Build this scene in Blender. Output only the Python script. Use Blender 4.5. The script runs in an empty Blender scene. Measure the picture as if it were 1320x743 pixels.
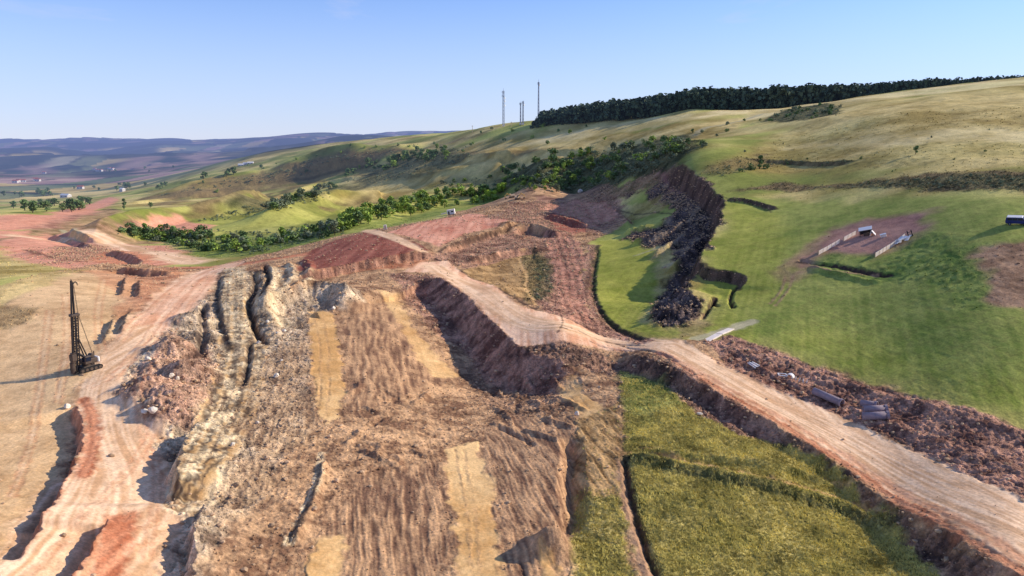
import bpy, math, random
import numpy as np
random.seed(7); rng = np.random.default_rng(11)
R = math.radians
sc = bpy.context.scene
COL = sc.collection

# ------------------------------------------------------------------ camera constants
IW, IH, FPX, PITCH, CAMZ = 1320, 743, 942.0, R(11.37), 50.0
CP, SP = math.cos(PITCH), math.sin(PITCH)

def ray(u, v):
    """azimuth (from +y towards +x) and slope dz/dr of the sight line of a photo point"""
    x = (u - IW/2)/FPX; y = -(v - IH/2)/FPX
    fy = CP + y*SP; fz = -SP + y*CP
    h = math.hypot(x, fy)
    return math.atan2(x, fy), fz/h

# ------------------------------------------------------------------ noise
def _hash(ix, iy, seed):
    h = (ix.astype(np.uint32)*np.uint32(374761393)) ^ (iy.astype(np.uint32)*np.uint32(668265263)) ^ np.uint32((seed*2246822519) & 0xffffffff)
    h = (h ^ (h >> np.uint32(13)))*np.uint32(1274126177)
    return (h ^ (h >> np.uint32(16)))
_ang = np.arange(256)*(2*np.pi/256)
_gx, _gy = np.cos(_ang).astype(np.float32), np.sin(_ang).astype(np.float32)
def perlin(x, y, seed=0):
    xi = np.floor(x); yi = np.floor(y)
    fx = (x - xi).astype(np.float32); fy = (y - yi).astype(np.float32)
    ix = xi.astype(np.int64); iy = yi.astype(np.int64)
    u = fx*fx*fx*(fx*(fx*6-15)+10); w = fy*fy*fy*(fy*(fy*6-15)+10)
    def g(dx, dy):
        h = _hash(ix+dx, iy+dy, seed) & np.uint32(255)
        return _gx[h]*(fx-dx) + _gy[h]*(fy-dy)
    a = g(0,0); b = g(1,0); c = g(0,1); d = g(1,1)
    return 1.5*((a+(b-a)*u)*(1-w) + (c+(d-c)*u)*w)
def sstep(a, b, x):
    t = np.clip((x-a)/(b-a), 0, 1); return t*t*(3-2*t)

# ------------------------------------------------------------------ the ground as a fan of rings round the drone's foot
NA = 1450
AZ = np.linspace(R(-50), R(50), NA)
rr = [42.0]
while rr[-1] < 42000:
    r = rr[-1]
    if r < 1250: d = min(max(0.5*r*r/36550, 0.13), 0.0037*r)
    else: d = min(0.0037*r + (r-1250)*0.02, 0.012*r)
    rr.append(r + d)
RR = np.array(rr); NR = len(RR)
X = (RR[:,None]*np.sin(AZ)[None,:]); Y = (RR[:,None]*np.cos(AZ)[None,:])
CELL = np.gradient(RR)[:,None]*np.ones((1,NA)); 
CELL = np.maximum(CELL*0.7, RR[:,None]*(AZ[1]-AZ[0]))
RG = RR[:,None]*np.ones((1,NA))

# macro relief: photo point and its distance from the drone's foot
CTRL = '''
0 743 82;400 743 78;800 743 78;1320 740 92;1320 640 112;1000 600 110;600 600 107;200 600 110;0 600 120;0 475 178;110 476 164
300 470 160;500 470 158;700 470 158;850 445 163;480 560 118;700 560 119;-200 480 190;-200 700 100;1500 700 120
20 362 262;100 360 266;0 330 420;0 300 560;0 275 720;100 300 600;200 330 400;270 346 312;330 342 290;400 322 322
480 300 350;560 283 400;640 262 480;740 252 560;540 262 620;450 287 520;350 310 450;200 312 520;60 318 480
400 260 750;500 250 750;300 272 700;200 265 850;70 272 800;400 232 1000;300 232 1150;300 206 1650;420 191 1300
500 179 1200;600 169 1050;350 196 1500;250 222 1500;200 236 1500;150 242 1800;0 250 1750;0 265 1300;-200 260 1500;-200 300 700
0 222 3300;130 212 4000;300 200 3600;220 196 5200;450 190 3600;0 195 8000;200 191 8000;430 184 8000;600 178 8000;-200 193 8000
0 187 20000;250 185 20000;500 181 20000;620 176 15000;-200 187 20000;100 230 2600;-200 225 2600;250 215 2600
1320 550 138;1320 440 162;1320 370 187;1308 286 226;1320 250 256;1320 226 284;1320 200 328;1320 150 432;1320 112 560;1500 560 150;1500 300 240;1500 103 600
1150 500 148;1150 400 182;1150 330 218;1150 250 282;1150 232 304;1150 200 352;1150 150 450;1170 126 570
1000 430 172;1000 330 236;1000 260 310;1000 215 385;1000 180 455;1080 137 580;1030 150 540;960 162 565;900 143 700;800 156 765;700 164 800
1080 131 740;1200 119 760;1320 109 790;1000 142 720;649 162 900;900 181 520;800 190 620;700 190 720;600 186 850;600 212 760;700 216 600;700 232 560;800 216 500;860 200 430;900 200 405
700 250 580;780 240 475;850 238 402;800 256 420;820 290 330;800 340 260;800 400 205;780 435 180;888 214 392;925 250 332;920 300 272;900 340 238;940 370 214
600 240 680;650 254 610;600 300 330;700 290 362;760 270 425;560 322 288;640 362 250;640 372 218;600 455 174;720 430 170;690 350 262;740 380 222
1000 510 141;1200 600 121;1150 640 112;1000 680 96
'''
def _parse(s):
    out = []
    for line in s.strip().splitlines():
        for it in line.split(';'):
            out.append([float(q) for q in it.split()])
    return out
cp = []
for u, v, r in _parse(CTRL):
    a, t = ray(u, v); cp.append((a, math.log(r), CAMZ + t*r))
for az in (-48,-30,-10,10,30,48):           # behind the skyline and out of the frame
    cp.append((R(az), math.log(42), 0.0)); cp.append((R(az), math.log(55), 0.0))
for az, r, z in ((0,1500,40),(8,1500,20),(15,1300,40),(25,1100,60),(35,900,85),(48,900,80),(10,3000,-30),(30,3000,-20),(48,3000,0),(10,12000,20),(48,12000,30),(0,5000,0),(48,42000,60),(20,42000,60),(0,42000,-100),(-20,42000,-100),(-48,42000,-100)):
    cp.append((R(az), math.log(r), z))
cp = np.array(cp)
KA, KL = 2.2, 1.0
def _phi(d2): return 0.5*d2*np.log(d2 + 1e-12)
P = np.c_[cp[:,0]*KA, cp[:,1]*KL]
n = len(P)
d2 = ((P[:,None]-P[None])**2).sum(-1)
A = np.zeros((n+3, n+3)); A[:n,:n] = _phi(d2) + 1e-3*np.eye(n); A[:n,n] = 1; A[:n,n+1:] = P; A[n,:n] = 1; A[n+1:,:n] = P.T
sol = np.linalg.solve(A, np.r_[cp[:,2], 0, 0, 0])
def macro(a, l):
    qa, ql = a*KA, l*KL
    z = sol[n] + sol[n+1]*qa + sol[n+2]*ql
    for i in range(n):
        z = z + sol[i]*_phi((qa-P[i,0])**2 + (ql-P[i,1])**2)
    return z
# evaluated on a coarse lattice and interpolated by cubic convolution
ca = np.linspace(R(-53), R(53), 213); cl = np.linspace(math.log(40), math.log(44000), 420)
Zc = macro(ca[None,:]*np.ones((420,1)), cl[:,None]*np.ones((1,213)))
def _cub(t): return np.stack([-.5*t+t*t-.5*t**3, 1-2.5*t*t+1.5*t**3, .5*t+2*t*t-1.5*t**3, -.5*t*t+.5*t**3])
def _interp_rows(Z, pos):
    i = np.clip(np.floor(pos).astype(int), 1, Z.shape[0]-3); w = _cub(pos-i)
    return sum(w[k][:,None]*Z[i-1+k] for k in range(4))
T1 = _interp_rows(Zc, (np.log(RR)-cl[0])/(cl[1]-cl[0]))
H = _interp_rows(T1.T.copy(), (AZ-ca[0])/(ca[1]-ca[0])).T.copy()

# ------------------------------------------------------------------ photo point -> ground point
def hit(u, v, dz=0.0, rmin=0.0):
    a, t = ray(u, v)
    f = (a-AZ[0])/(AZ[1]-AZ[0]); f = min(max(f, 0), NA-1.001); j = int(f); f -= j
    col = H[:,j]*(1-f) + H[:,j+1]*f + dz
    g = col - (CAMZ + t*RR)
    ok = np.nonzero((g >= 0) & (RR >= rmin))[0]
    if len(ok) and ok[0] > 0:
        k = ok[0]; w = g[k-1]/(g[k-1]-g[k]) if g[k-1] < 0 else 1.0
        r = RR[k-1] + (RR[k]-RR[k-1])*w
    else:
        m = np.where(RR > max(rmin, 60), g, -1e9); k = int(np.argmax(m/RR)); r = RR[k]
    return r*math.sin(a), r*math.cos(a)
def ground(x, y):
    a = math.atan2(x, y); r = math.hypot(x, y)
    f = min(max((a-AZ[0])/(AZ[1]-AZ[0]), 0), NA-1.001); j = int(f); f -= j
    k = min(max(int(np.searchsorted(RR, r))-1, 0), NR-2); w = (r-RR[k])/(RR[k+1]-RR[k])
    return (H[k,j]*(1-f)+H[k,j+1]*f)*(1-w) + (H[k+1,j]*(1-f)+H[k+1,j+1]*f)*w
def pts(s):
    if not isinstance(s, str): return s
    return [tuple(float(q) for q in p.split(',')) for p in s.split()]
def world(s, dz=0.0, rmin=0.0): return np.array([hit(u, v, dz, rmin) for u, v in pts(s)])

# index window of the fan around a set of world points
def window(W, m):
    r = np.hypot(W[:,0], W[:,1]); a = np.arctan2(W[:,0], W[:,1])
    # a segment may come nearer than its ends
    r0 = max(r.min()-m, 1)
    for p, q in zip(W[:-1], W[1:]):
        d = q-p; L = (d*d).sum()
        if L > 0:
            t = np.clip(-(p*d).sum()/L, 0, 1); r0 = min(r0, max(np.hypot(*(p+t*d))-m, 1))
    k0 = max(np.searchsorted(RR, r0)-1, 0); k1 = min(np.searchsorted(RR, r.max()+m)+1, NR)
    da = m/max(r0, 40)
    j0 = max(np.searchsorted(AZ, a.min()-da)-1, 0); j1 = min(np.searchsorted(AZ, a.max()+da)+1, NA)
    return slice(k0, k1), slice(j0, j1)
def polydist(W, x, y):
    """signed distance (left of travel positive), chainage and total length"""
    best = np.full(x.shape, 1e18); sg = np.ones(x.shape); ch = np.zeros(x.shape); acc = 0.0
    for p, q in zip(W[:-1], W[1:]):
        d = q-p; L = math.hypot(*d)
        if L < 1e-6: continue
        px, py = x-p[0], y-p[1]
        t = np.clip((px*d[0]+py*d[1])/(L*L), 0, 1)
        e = (px-t*d[0])**2 + (py-t*d[1])**2
        m = e < best
        best = np.where(m, e, best); sg = np.where(m, np.where(d[0]*py-d[1]*px >= 0, 1.0, -1.0), sg); ch = np.where(m, acc+t*L, ch)
        acc += L
    return np.sqrt(best)*sg, ch, acc
def insidedist(W, x, y):
    """distance to a closed outline, positive inside"""
    C = np.vstack([W, W[:1]]); d = np.abs(polydist(C, x, y)[0]); ins = np.zeros(x.shape, bool)
    for p, q in zip(C[:-1], C[1:]):
        if p[1] == q[1]: continue
        c = ((p[1] > y) != (q[1] > y)) & (x < (q[0]-p[0])*(y-p[1])/(q[1]-p[1]) + p[0])
        ins ^= c
    return np.where(ins, d, -d)
def smooth_line(W, k=2):
    for _ in range(k):
        Q = [W[0]]
        for p, q in zip(W[:-1], W[1:]): Q += [p*.75+q*.25, p*.25+q*.75]
        W = np.array(Q + [W[-1]])
    return W

FACES = []
def step(s, h, sl, wup, wdn, up='L', a=.5, wob=.3, taper=.15, face=None):
    W = smooth_line(world(s, h*a)); K, J = window(W, max(wup, wdn)*2.2+sl)
    x, y = X[K,J], Y[K,J]; d, ch, L = polydist(W, x, y)
    if up == 'R': d = -d
    w = max(sl, .8)
    d = d + wob*w*perlin(x/(3*w), y/(3*w), 5) + .35*wob*w*perlin(x/(.9*w), y/(.9*w), 6) + .3*perlin(x/6.3, y/6.3, 17) + .2*perlin(x/1.9, y/1.9, 18) + .12*perlin(x/.8, y/.8, 19)
    hi = a*h*np.exp(-np.maximum(d, 0)/wup); lo = -(1-a)*h*np.exp(np.minimum(d+sl, 0)/wdn)
    fa = 1.1*perlin(ch/2.6, d/9., 15)+.6*perlin(ch/1.1, d/4., 16)          # gullies down the face
    t = np.clip((d+sl+min(.3*sl, .6)*fa)/sl, 0, 1); t = np.where(t < .3, t*t/.51, (t-.15)/.85)
    tp = sstep(0, taper, ch/L)*sstep(0, taper, 1-ch/L) if taper > 0 else 1.0
    edge = max(wup, wdn)*2.2
    H[K,J] += (lo + (hi-lo)*t)*tp*sstep(edge+sl, edge*.6, np.abs(d))
    if face: FACES.append((face, K, J, sstep(-sl*1.25, -sl*.9, d)*sstep(.5, -.1, d)*sstep(.1, .5, tp)*np.ones(d.shape)))
def ridge(s, h, wl, wr=None, wob=.35, taper=.12, tri=True, seed=9, rmin=0.0):
    wr = wr or wl
    W = smooth_line(world(s, 0. if rmin else max(h, 0)*.7, rmin)); K, J = window(W, max(wl, wr)*1.6)
    x, y = X[K,J], Y[K,J]; d, ch, L = polydist(W, x, y); w = max(wl, wr)
    d = d + wob*w*perlin(x/(2.2*w), y/(2.2*w), seed)
    q = np.abs(d)/np.where(d > 0, wl, wr)
    p = np.clip(1-q, 0, 1); p = p*.75+.25*p*p*(3-2*p) if tri else p*p*(3-2*p)
    tp = sstep(0, taper, ch/L)*sstep(0, taper, 1-ch/L)
    H[K,J] += h*p*tp*(1+.35*wob/.35*perlin(ch/(2.5*w), ch*0+.5, seed+1))
def bump(u, v, rad, h, k=1.0, seed=3):
    x0, y0 = hit(u, v, h*.5); W = np.array([[x0-rad, y0-rad], [x0+rad, y0+rad], [x0-rad, y0+rad], [x0+rad, y0-rad]]); K, J = window(W, rad*.3)
    x, y = X[K,J], Y[K,J]
    q = np.hypot((x-x0)/k, y-y0)/rad*(1+.3*perlin((x-x0)/rad*1.3, (y-y0)/rad*1.3, seed+int(u)))
    p = np.clip(1-q, 0, 1); H[K,J] += h*(p*.6+.4*p*p*(3-2*p))
def plateau(s, h, sl, wob=.3):
    W = world(s, h*.7); K, J = window(W, sl*3); x, y = X[K,J], Y[K,J]
    d = insidedist(W, x, y) + wob*sl*perlin(x/(3*sl), y/(3*sl), 8)
    H[K,J] += h*sstep(-sl*.5, sl*.5, d)

# ------------------------------------------------------------------ colours
def lin(c): 
    c = np.array(c, float)/255.0
    return np.where(c <= .04045, c/12.92, ((c+.055)/1.055)**2.4)
C3 = np.zeros((NR, NA, 3), np.float32)
AL = np.zeros((NR, NA), np.float32); AF = np.zeros((NR, NA), np.float32)      # lump and furrow relief
RK = np.zeros((NR, NA), np.float32); GR = np.zeros((NR, NA), np.float32); RD = np.zeros((NR, NA), np.float32)   # stones, grass, road
def lodw(lam): return np.clip(lam/(2.2*CELL)-.4, 0, 1).astype(np.float32)
def nz(lx, ly=None, seed=0, ang=0.0):
    ly = ly or lx
    if ang: c, s_ = math.cos(ang), math.sin(ang); x, y = X*c+Y*s_, -X*s_+Y*c
    else: x, y = X, Y
    return perlin(x/lx, y/ly, seed).astype(np.float32)*lodw(min(lx, ly))
N05 = nz(.5, seed=21); N1 = nz(1.1, seed=22); N3 = nz(3., seed=23); N8 = nz(8., seed=24); N25 = nz(25., seed=25); N80 = nz(80., seed=26)
WX = X + 1.6*perlin(X/9, Y/9, 35) + .5*perlin(X/3, Y/3, 36); WY = Y + 1.6*perlin(X/9, Y/9, 37)
WX = X + .2*Y + .7*perlin(X/9, Y/14, 35) + .2*perlin(X/2.5, Y/4, 36)
FUR = (perlin(WX/.45, WY/4., 27)*lodw(.45)*.7 + perlin(WX/.95, WY/9., 28)*lodw(.95)*.8 + perlin(WX/2.4, WY/20., 29)*lodw(2.4)*.4).astype(np.float32)
def worley(L, seed):
    """distance to the border between cells: blocks of broken ground"""
    x = X/L + .25*perlin(X/L*1.3, Y/L*1.3, seed+7); y = Y/L + .25*perlin(X/L*1.3, Y/L*1.3, seed+8)
    xi, yi = np.floor(x).astype(np.int64), np.floor(y).astype(np.int64)
    f1 = np.full(x.shape, 9., np.float32); f2 = f1.copy(); idv = np.zeros(x.shape, np.float32)
    for dx in (-1, 0, 1):
        for dy in (-1, 0, 1):
            h = _hash(xi+dx, yi+dy, seed); px = (h & np.uint32(1023)).astype(np.float32)/1023; py = ((h >> np.uint32(10)) & np.uint32(1023)).astype(np.float32)/1023
            d = np.hypot(xi+dx+px-x, yi+dy+py-y).astype(np.float32); hv = ((h >> np.uint32(20)) & np.uint32(255)).astype(np.float32)/255
            m = d < f1; f2 = np.where(m, f1, np.minimum(f2, d)); idv = np.where(m, hv, idv); f1 = np.minimum(f1, d)
    return np.minimum((f2-f1)*1.6, 1), idv
LEV = N8*.35+N3*.3+N1*.25+N05*.15
def blend(m, K, J, col, col2, al, af, rk=0., gr=0., var=1.0, pat=None):
    """lay one kind of ground over what is there, with weight m"""
    m = m.astype(np.float32)
    t = np.clip(.5+var*(LEV[K,J]*1.9 if pat is None else pat*1.25), 0, 1)[...,None]
    c = lin(col)*(1-t)+lin(col2)*t
    C3[K,J] = C3[K,J]*(1-m[...,None]) + c*m[...,None]
    for arr, val in ((AL, al), (AF, af), (RK, rk), (GR, gr)): arr[K,J] = arr[K,J]*(1-m)+val*m
QUEUE = []
def paint(*a, **k): QUEUE.append((_paint, a, k))
def band(*a, **k): QUEUE.append((_band, a, k))
def _paint(s, cls, soft=1.0, wob=1.5, alpha=1.0, ang=None, road=False):
    col, col2, al, af, rk, gr, kind = CLS[cls]
    W = world(s); K, J = window(W, soft*2+wob*3); x, y = X[K,J], Y[K,J]
    d = insidedist(W, x, y)
    if wob: d = d + wob*perlin(x/(wob*4), y/(wob*4), 31) + wob*.6*perlin(x/(wob*1.3), y/(wob*1.3), 32)
    m = sstep(-soft, soft, d)*alpha
    pat = None
    if kind == 'f': pat = (FUR[K,J]*.7+LEV[K,J]*.6)
    elif kind == 's':
        a = ang or 0.0; c, s_ = math.cos(a), math.sin(a); p, q = x*c+y*s_, -x*s_+y*c
        pat = perlin(p/.9, q/18, 41)*lodw(.9)[K,J]*.6 + perlin(p/2.6, q/40, 42)*lodw(2.6)[K,J]*.6 + LEV[K,J]*.5
    elif kind == 'g': pat = LEV[K,J]*.9+N80[K,J]*.3+N25[K,J]*.22+(perlin((x-.4*y)/1.2, (y+.4*x)/30, 45)*lodw(1.2)[K,J])*.3
    elif kind == 'p': pat = LEV[K,J]*.8+N80[K,J]*.6+N25[K,J]*.55
    blend(m, K, J, col, col2, al, af, rk, gr, 1.0, pat)
    if road: RD[K,J] = np.maximum(RD[K,J], m)
def _band(s, w, cls, soft=.5, wob=.5, alpha=1.0, lam=.8, w2=None, road=False):
    """a strip along a line: width w (to w2 at its end) in metres, streaked along its length"""
    col, col2, al, af, rk, gr, kind = CLS[cls]
    W = smooth_line(world(s)); K, J = window(W, max(w, w2 or w)+soft*2+wob*3); x, y = X[K,J], Y[K,J]
    d, ch, L = polydist(W, x, y); ww = w+((w2 or w)-w)*ch/L
    e = ww*.5-np.abs(d)
    if wob: e = e + wob*perlin(x/(wob*4), y/(wob*4), 33)+wob*.6*perlin(x/(wob*1.2), y/(wob*1.2), 34)
    m = sstep(-soft, soft, e)*alpha
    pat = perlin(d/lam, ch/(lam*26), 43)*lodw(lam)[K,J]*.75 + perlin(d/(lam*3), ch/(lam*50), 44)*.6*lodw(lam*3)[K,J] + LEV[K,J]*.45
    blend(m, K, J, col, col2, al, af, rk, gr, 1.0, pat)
    if road: RD[K,J] = np.maximum(RD[K,J], m)
# kinds of ground: dark tone, light tone, lump, furrow, stones, grass, pattern
CLS = {
 'soil':   ((134,98,72),(218,172,126), .15,.04,.3,0,'n'),
 'furr':   ((126,92,70),(208,162,118), .07,.08,.1,0,'f'),
 'soilg':  ((138,106,80),(224,184,138), .18,.06,.6,0,'f'),
 'heap':   ((142,104,82),(232,184,148), .36,.03,1.2,0,'n'),
 'ochre':  ((186,144,98),(236,194,142), .03,.02,.02,0,'p'),
 'tan':    ((212,160,98),(244,198,136), .02,.01,.0,0,'p'),
 'road':   ((214,166,122),(255,214,172), .03,.0,.02,0,'s'),
 'peach':  ((220,160,120),(255,208,168), .05,.0,.03,0,'s'),
 'rust':   ((172,102,70),(220,150,110), .08,.03,.08,0,'s'),
 'red':    ((132,72,56),(174,108,86), .08,.04,.1,0,'s'),
 'pink':   ((198,126,98),(240,176,142), .08,.04,.05,0,'s'),
 'violet': ((116,80,66),(200,150,122), .26,.06,.7,0,'n'),
 'darkv':  ((88,66,56),(168,128,102), .30,.06,1.0,0,'n'),
 'grey':   ((134,112,92),(232,202,164), .30,.05,1.0,0,'n'),
 'strata': ((158,126,92),(255,226,178), .2,.0,.25,0,'n'),
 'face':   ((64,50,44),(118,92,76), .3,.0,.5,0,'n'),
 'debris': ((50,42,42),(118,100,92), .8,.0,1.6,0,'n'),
 'lush':   ((138,142,52),(184,178,80), .04,.02,0,.12,'g'),
 'field':  ((126,137,58),(174,172,86), .04,.03,0,.12,'g'),
 'olive':  ((128,118,54),(192,172,98), .12,.06,0,1.0,'n'),
 'dry':    ((140,106,64),(216,172,114), .08,.07,.02,.4,'f'),
 'hill':   ((168,142,78),(228,200,130), .12,.0,0,.3,'p'),
 'hillg':  ((134,138,62),(188,184,94), .08,.0,0,.3,'p'),
 'straw':  ((204,178,114),(240,216,158), .08,.0,0,.2,'p'),
 'scrub':  ((70,72,46),(122,116,78), .5,.0,0,.3,'n'),
 'moor':   ((100,84,56),(152,128,86), .3,.0,0,.3,'n'),
 'plough': ((144,108,80),(186,146,112), .10,.04,0,0,'n'),
 'purple': ((150,104,92),(186,138,118), .08,.0,0,0,'p'),
 'rough':  ((100,122,50),(150,158,78), .14,.0,0,.3,'n'),
 'dark':   ((44,32,30),(76,58,50), .1,.0,.1,0,'n'),  # cracks and streaks, and shade painted into trenches and under bank edges
 'farg':   ((96,110,70),(138,138,92), .0,.0,0,0,'p'),
 'farv':   ((150,118,108),(196,160,138), .0,.0,0,0,'p'),
 'farw':   ((30,44,34),(46,62,46), .0,.0,0,0,'p'),
 'farp':   ((170,160,120),(206,190,150), .0,.0,0,0,'p'),
}
ALLK, ALLJ = slice(0, NR), slice(0, NA)
ONE = np.ones((NR, NA), np.float32)
c = CLS['hillg']; blend(ONE, ALLK, ALLJ, c[0], c[1], c[2], c[3], 0, .1, 1, N80*.9+N25*.6+LEV*.4)
g = sstep(-.35, .35, nz(160, 90, 51)+.5*nz(45, 30, 52))*.85
c = CLS['hill']; blend(g, ALLK, ALLJ, c[0], c[1], c[2], c[3], 0, .1, 1, N80*.7+N25*.7+LEV*.5)

# ---- the far country: long hills, fields and woods
far = sstep(2300, 4200, RG)
hl = nz(2600, 1500, 61)*38 + nz(1100, 800, 62)*22 + nz(420, 420, 63)*7
H += 1.9*far*hl*sstep(R(14), R(2), AZ)[None,:]
H += sstep(5500, 8000, RG)*(nz(5200, 2400, 64)*60+5)
fx, fy = X/170.0, Y/300.0
fx, fy = fx + .5*perlin(X/900, Y/900, 65), fy + .5*perlin(X/900, Y/900, 66)
cell = (_hash(np.floor(fx).astype(np.int64), np.floor(fy).astype(np.int64), 67) & np.uint32(1023)).astype(np.float32)/1023
fm = sstep(1250, 1600, RG)
for name, lo, hi in (('farg',0,.42),('farv',.42,.68),('farw',.68,.8),('farp',.8,.86),('hill',.86,1.01)):
    m = fm*((cell >= lo) & (cell < hi)); c = CLS[name]; blend(m, ALLK, ALLJ, c[0], c[1], 0, 0, 0, 0, 1, N80*.5+.4*nz(300, seed=68))
wood = sstep(-.02, .12, nz(1500, 520, 69)+.5*nz(360, 240, 70)+.25*nz(120, seed=71))*sstep(2000, 3200, RG)
c = CLS['farw']; blend(wood, ALLK, ALLJ, c[0], c[1], 0, 0, 0, 0, 1, N80*.6)
H += wood*14*sstep(2000, 3200, RG)

hedge = sstep(.12, .03, np.minimum(np.abs(fx-np.round(fx)), np.abs(fy-np.round(fy))))*sstep(-.1, .2, nz(220, seed=72))*fm
c = CLS['farw']; blend(hedge*.8, ALLK, ALLJ, c[0], c[1], 0, 0, 0, 0, 1, N80*.6)
for s_, h_, a_ in (('-100,206 0,200 60,196 130,191 200,193 260,202', 80, 420), ('250,196 330,188 400,184 450,188', 70, 420), ('60,216 140,206 220,208', 45, 260), ('-100,190 60,184 200,181 330,182', 90, 900), ('380,186 480,178 560,174', 70, 600)):
    ridge(s_, h_*.28, a_, wob=.5, taper=.3, rmin=2200)
for s_ in ('40,197 130,191 200,192 285,205 235,209 150,206 90,204', '290,192 380,184 425,188 400,197 330,200', '-60,206 60,199 70,211 0,222 -60,222', '60,186 200,180 215,184 120,190', '405,190 470,184 480,189 420,197', '100,218 180,214 210,222 130,226'):
    paint(s_, 'farw', 60, 90, .95)
for s_ in ('150,208 195,202 230,212 190,222 140,220', '20,214 60,212 70,222 20,226', '230,206 262,196 290,207 262,214'): paint(s_, 'farv', 50, 60, .8)
# ---- spurs and gullies of the left hillside
for s_, h_, a_, b_ in (('100,300 160,284 205,273 260,266 310,258 370,247', 11, 30, 26), ('300,287 350,273 420,257 480,244 530,236', 10, 40, 34), ('190,248 260,238 330,228 420,213 480,204', 14, 60, 50), ('430,300 480,276 540,258 575,250', 5, 30, 24), ('330,222 400,208 460,196 540,186', 10, 60, 45), ('540,232 600,216 660,206', 7, 40, 30)):
    ridge(s_, h_, a_, b_, wob=.4, taper=.2)
for s_, w_ in (('120,306 165,291 210,280 265,273 315,266 370,256', 14), ('310,296 355,282 425,266 485,253 530,245', 13), ('195,256 262,246 332,236 420,222 480,212', 26), ('335,230 402,216 462,204 540,194', 26), ('545,240 600,225 660,214', 15), ('260,262 330,250 380,242', 20), ('200,266 240,256 280,250', 20)):
    band(s_, w_, 'moor', 7, 7, .8, lam=3)
# ---- hillside right: crest, benches, banks
paint('690,190 800,172 900,158 960,150 1000,142 960,160 880,185 800,200 700,206 600,214 560,210 600,192', 'hill', 6, 8)
paint('600,200 700,176 800,160 900,146 985,140 960,147 880,158 800,171 700,187', 'straw', 5, 5, .8)
paint('985,140 1080,124 1200,112 1320,100 1420,92 1420,104 1320,112 1200,122 1100,134 1020,150 960,156', 'straw', 6, 6, .7)
paint('930,215 1000,170 1100,140 1330,118 1450,120 1450,215 1320,214 1150,218 1000,222', 'hill', 10, 12, .8)
paint('1150,172 1300,165 1440,170 1440,186 1300,182 1150,188 1020,192 1020,184', 'straw', 5, 6, .6)
paint('985,156 1010,142 1050,136 1084,138 1082,149 1040,154 1000,159', 'scrub', 3, 4)
step('960,205 1010,207 1060,209 1100,209', 1.3, 2.0, 30, 14, 'L', face='moor')
paint('940,246 1000,237 1100,236 1180,226 1320,222 1440,222 1440,252 1320,249 1200,246 1100,241 1000,246', 'moor', 3, 4)
paint('1090,240 1180,230 1320,226 1440,226 1440,248 1320,246 1200,243', 'scrub', 3, 5, .75)
band('960,205 1010,207 1060,209 1100,209', 2.6, 'scrub', .8, 1)
band('860,190 900,168 940,160 985,146', 6, 'farp', 2, 2, .7)
# green field
paint('925,262 1000,256 1100,252 1320,256 1450,262 1450,640 1320,556 1150,500 1040,466 960,440 900,428 890,380 905,340 930,300', 'field', 6, 8)
paint('930,262 960,262 1010,280 1000,330 985,400 960,440 900,430 890,385 905,335 925,300', 'lush', 6, 8, .75)
paint('1000,440 1080,470 1200,510 1330,556 1450,600 1450,520 1300,480 1150,440 1060,420', 'lush', 8, 8, .5)
paint('1020,345 1040,318 1075,296 1120,284 1200,272 1196,290 1180,302 1168,314 1130,332 1062,326 1040,350 1020,358', 'purple', 4, 3)
paint('1050,352 1066,333 1130,334 1182,306 1250,312 1300,318 1292,372 1268,396 1200,374 1140,366 1090,362', 'rough', 4, 5, .85)
paint('1264,318 1330,312 1450,318 1450,430 1330,404 1284,388 1258,350', 'plough', 2, 3)
ridge('1026,338 1070,345 1110,352 1152,356', -.9, 1.1, taper=.1)
ridge('1040,344 1090,356 1140,362', .6, 1.3)
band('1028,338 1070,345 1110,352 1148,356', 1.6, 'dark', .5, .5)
band('1030,341 1080,350 1130,356', 1.0, 'plough', .4, .4)
band('1018,362 1008,345 1030,330 1062,306', 4.5, 'plough', 2, 2, .6)
band('1012,356 1008,375 992,392', .8, 'plough', .3, .3, .7); band('1022,356 1018,372 1000,394', .8, 'plough', .3, .3, .7)

# ---- near hillocks and the valley strip
paint('430,232 520,205 600,190 700,196 790,196 720,214 640,232 560,246 470,262', 'hill', 10, 14, .8)
paint('120,296 200,270 300,262 420,262 560,236 600,256 520,290 420,312 330,330 230,330', 'hillg', 10, 12, .8)
paint('220,310 330,300 420,300 500,285 570,262 640,246 660,262 600,270 500,296 440,306 330,330 240,334', 'rough', 8, 8, .7)
for s in ('150,262 230,250 300,246 360,232','330,270 400,256 430,246 480,240','460,236 540,222 600,214','200,240 260,228 330,222','240,262 330,268 400,262','600,205 700,196 780,190'):
    step(s, 3.6, 14, 60, 40, 'L')
for s in ('250,238 330,232 400,215 470,205','300,250 400,236 480,225','360,214 430,205 500,196','420,270 500,258 560,250','230,256 280,244 330,243','560,200 640,196 720,190'): step(s, 4.0, 7, 30, 26, 'L', wob=.6); band(s, 7, 'moor', 5, 6, .75, lam=3)
for s in ('205,268 300,252 350,250','150,262 230,250 300,246','340,222 420,206 470,200','270,232 350,222','470,200 560,188 600,180'): band(s, 14, 'moor', 8, 8, .8, lam=4)
paint('280,268 330,258 430,240 470,240 400,262 330,272', 'scrub', 8, 10, .8)
paint('440,228 520,205 590,190 600,203 560,222 470,240', 'scrub', 8, 10, .7)
paint('640,232 700,205 800,196 890,176 880,212 830,236 780,246 700,248', 'scrub', 6, 10, 1)
paint('560,232 640,226 720,220 740,240 650,248', 'scrub', 10, 14, .5)
paint('900,225 940,205 985,200 1000,215 940,228', 'moor', 4, 6, .6)
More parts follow.
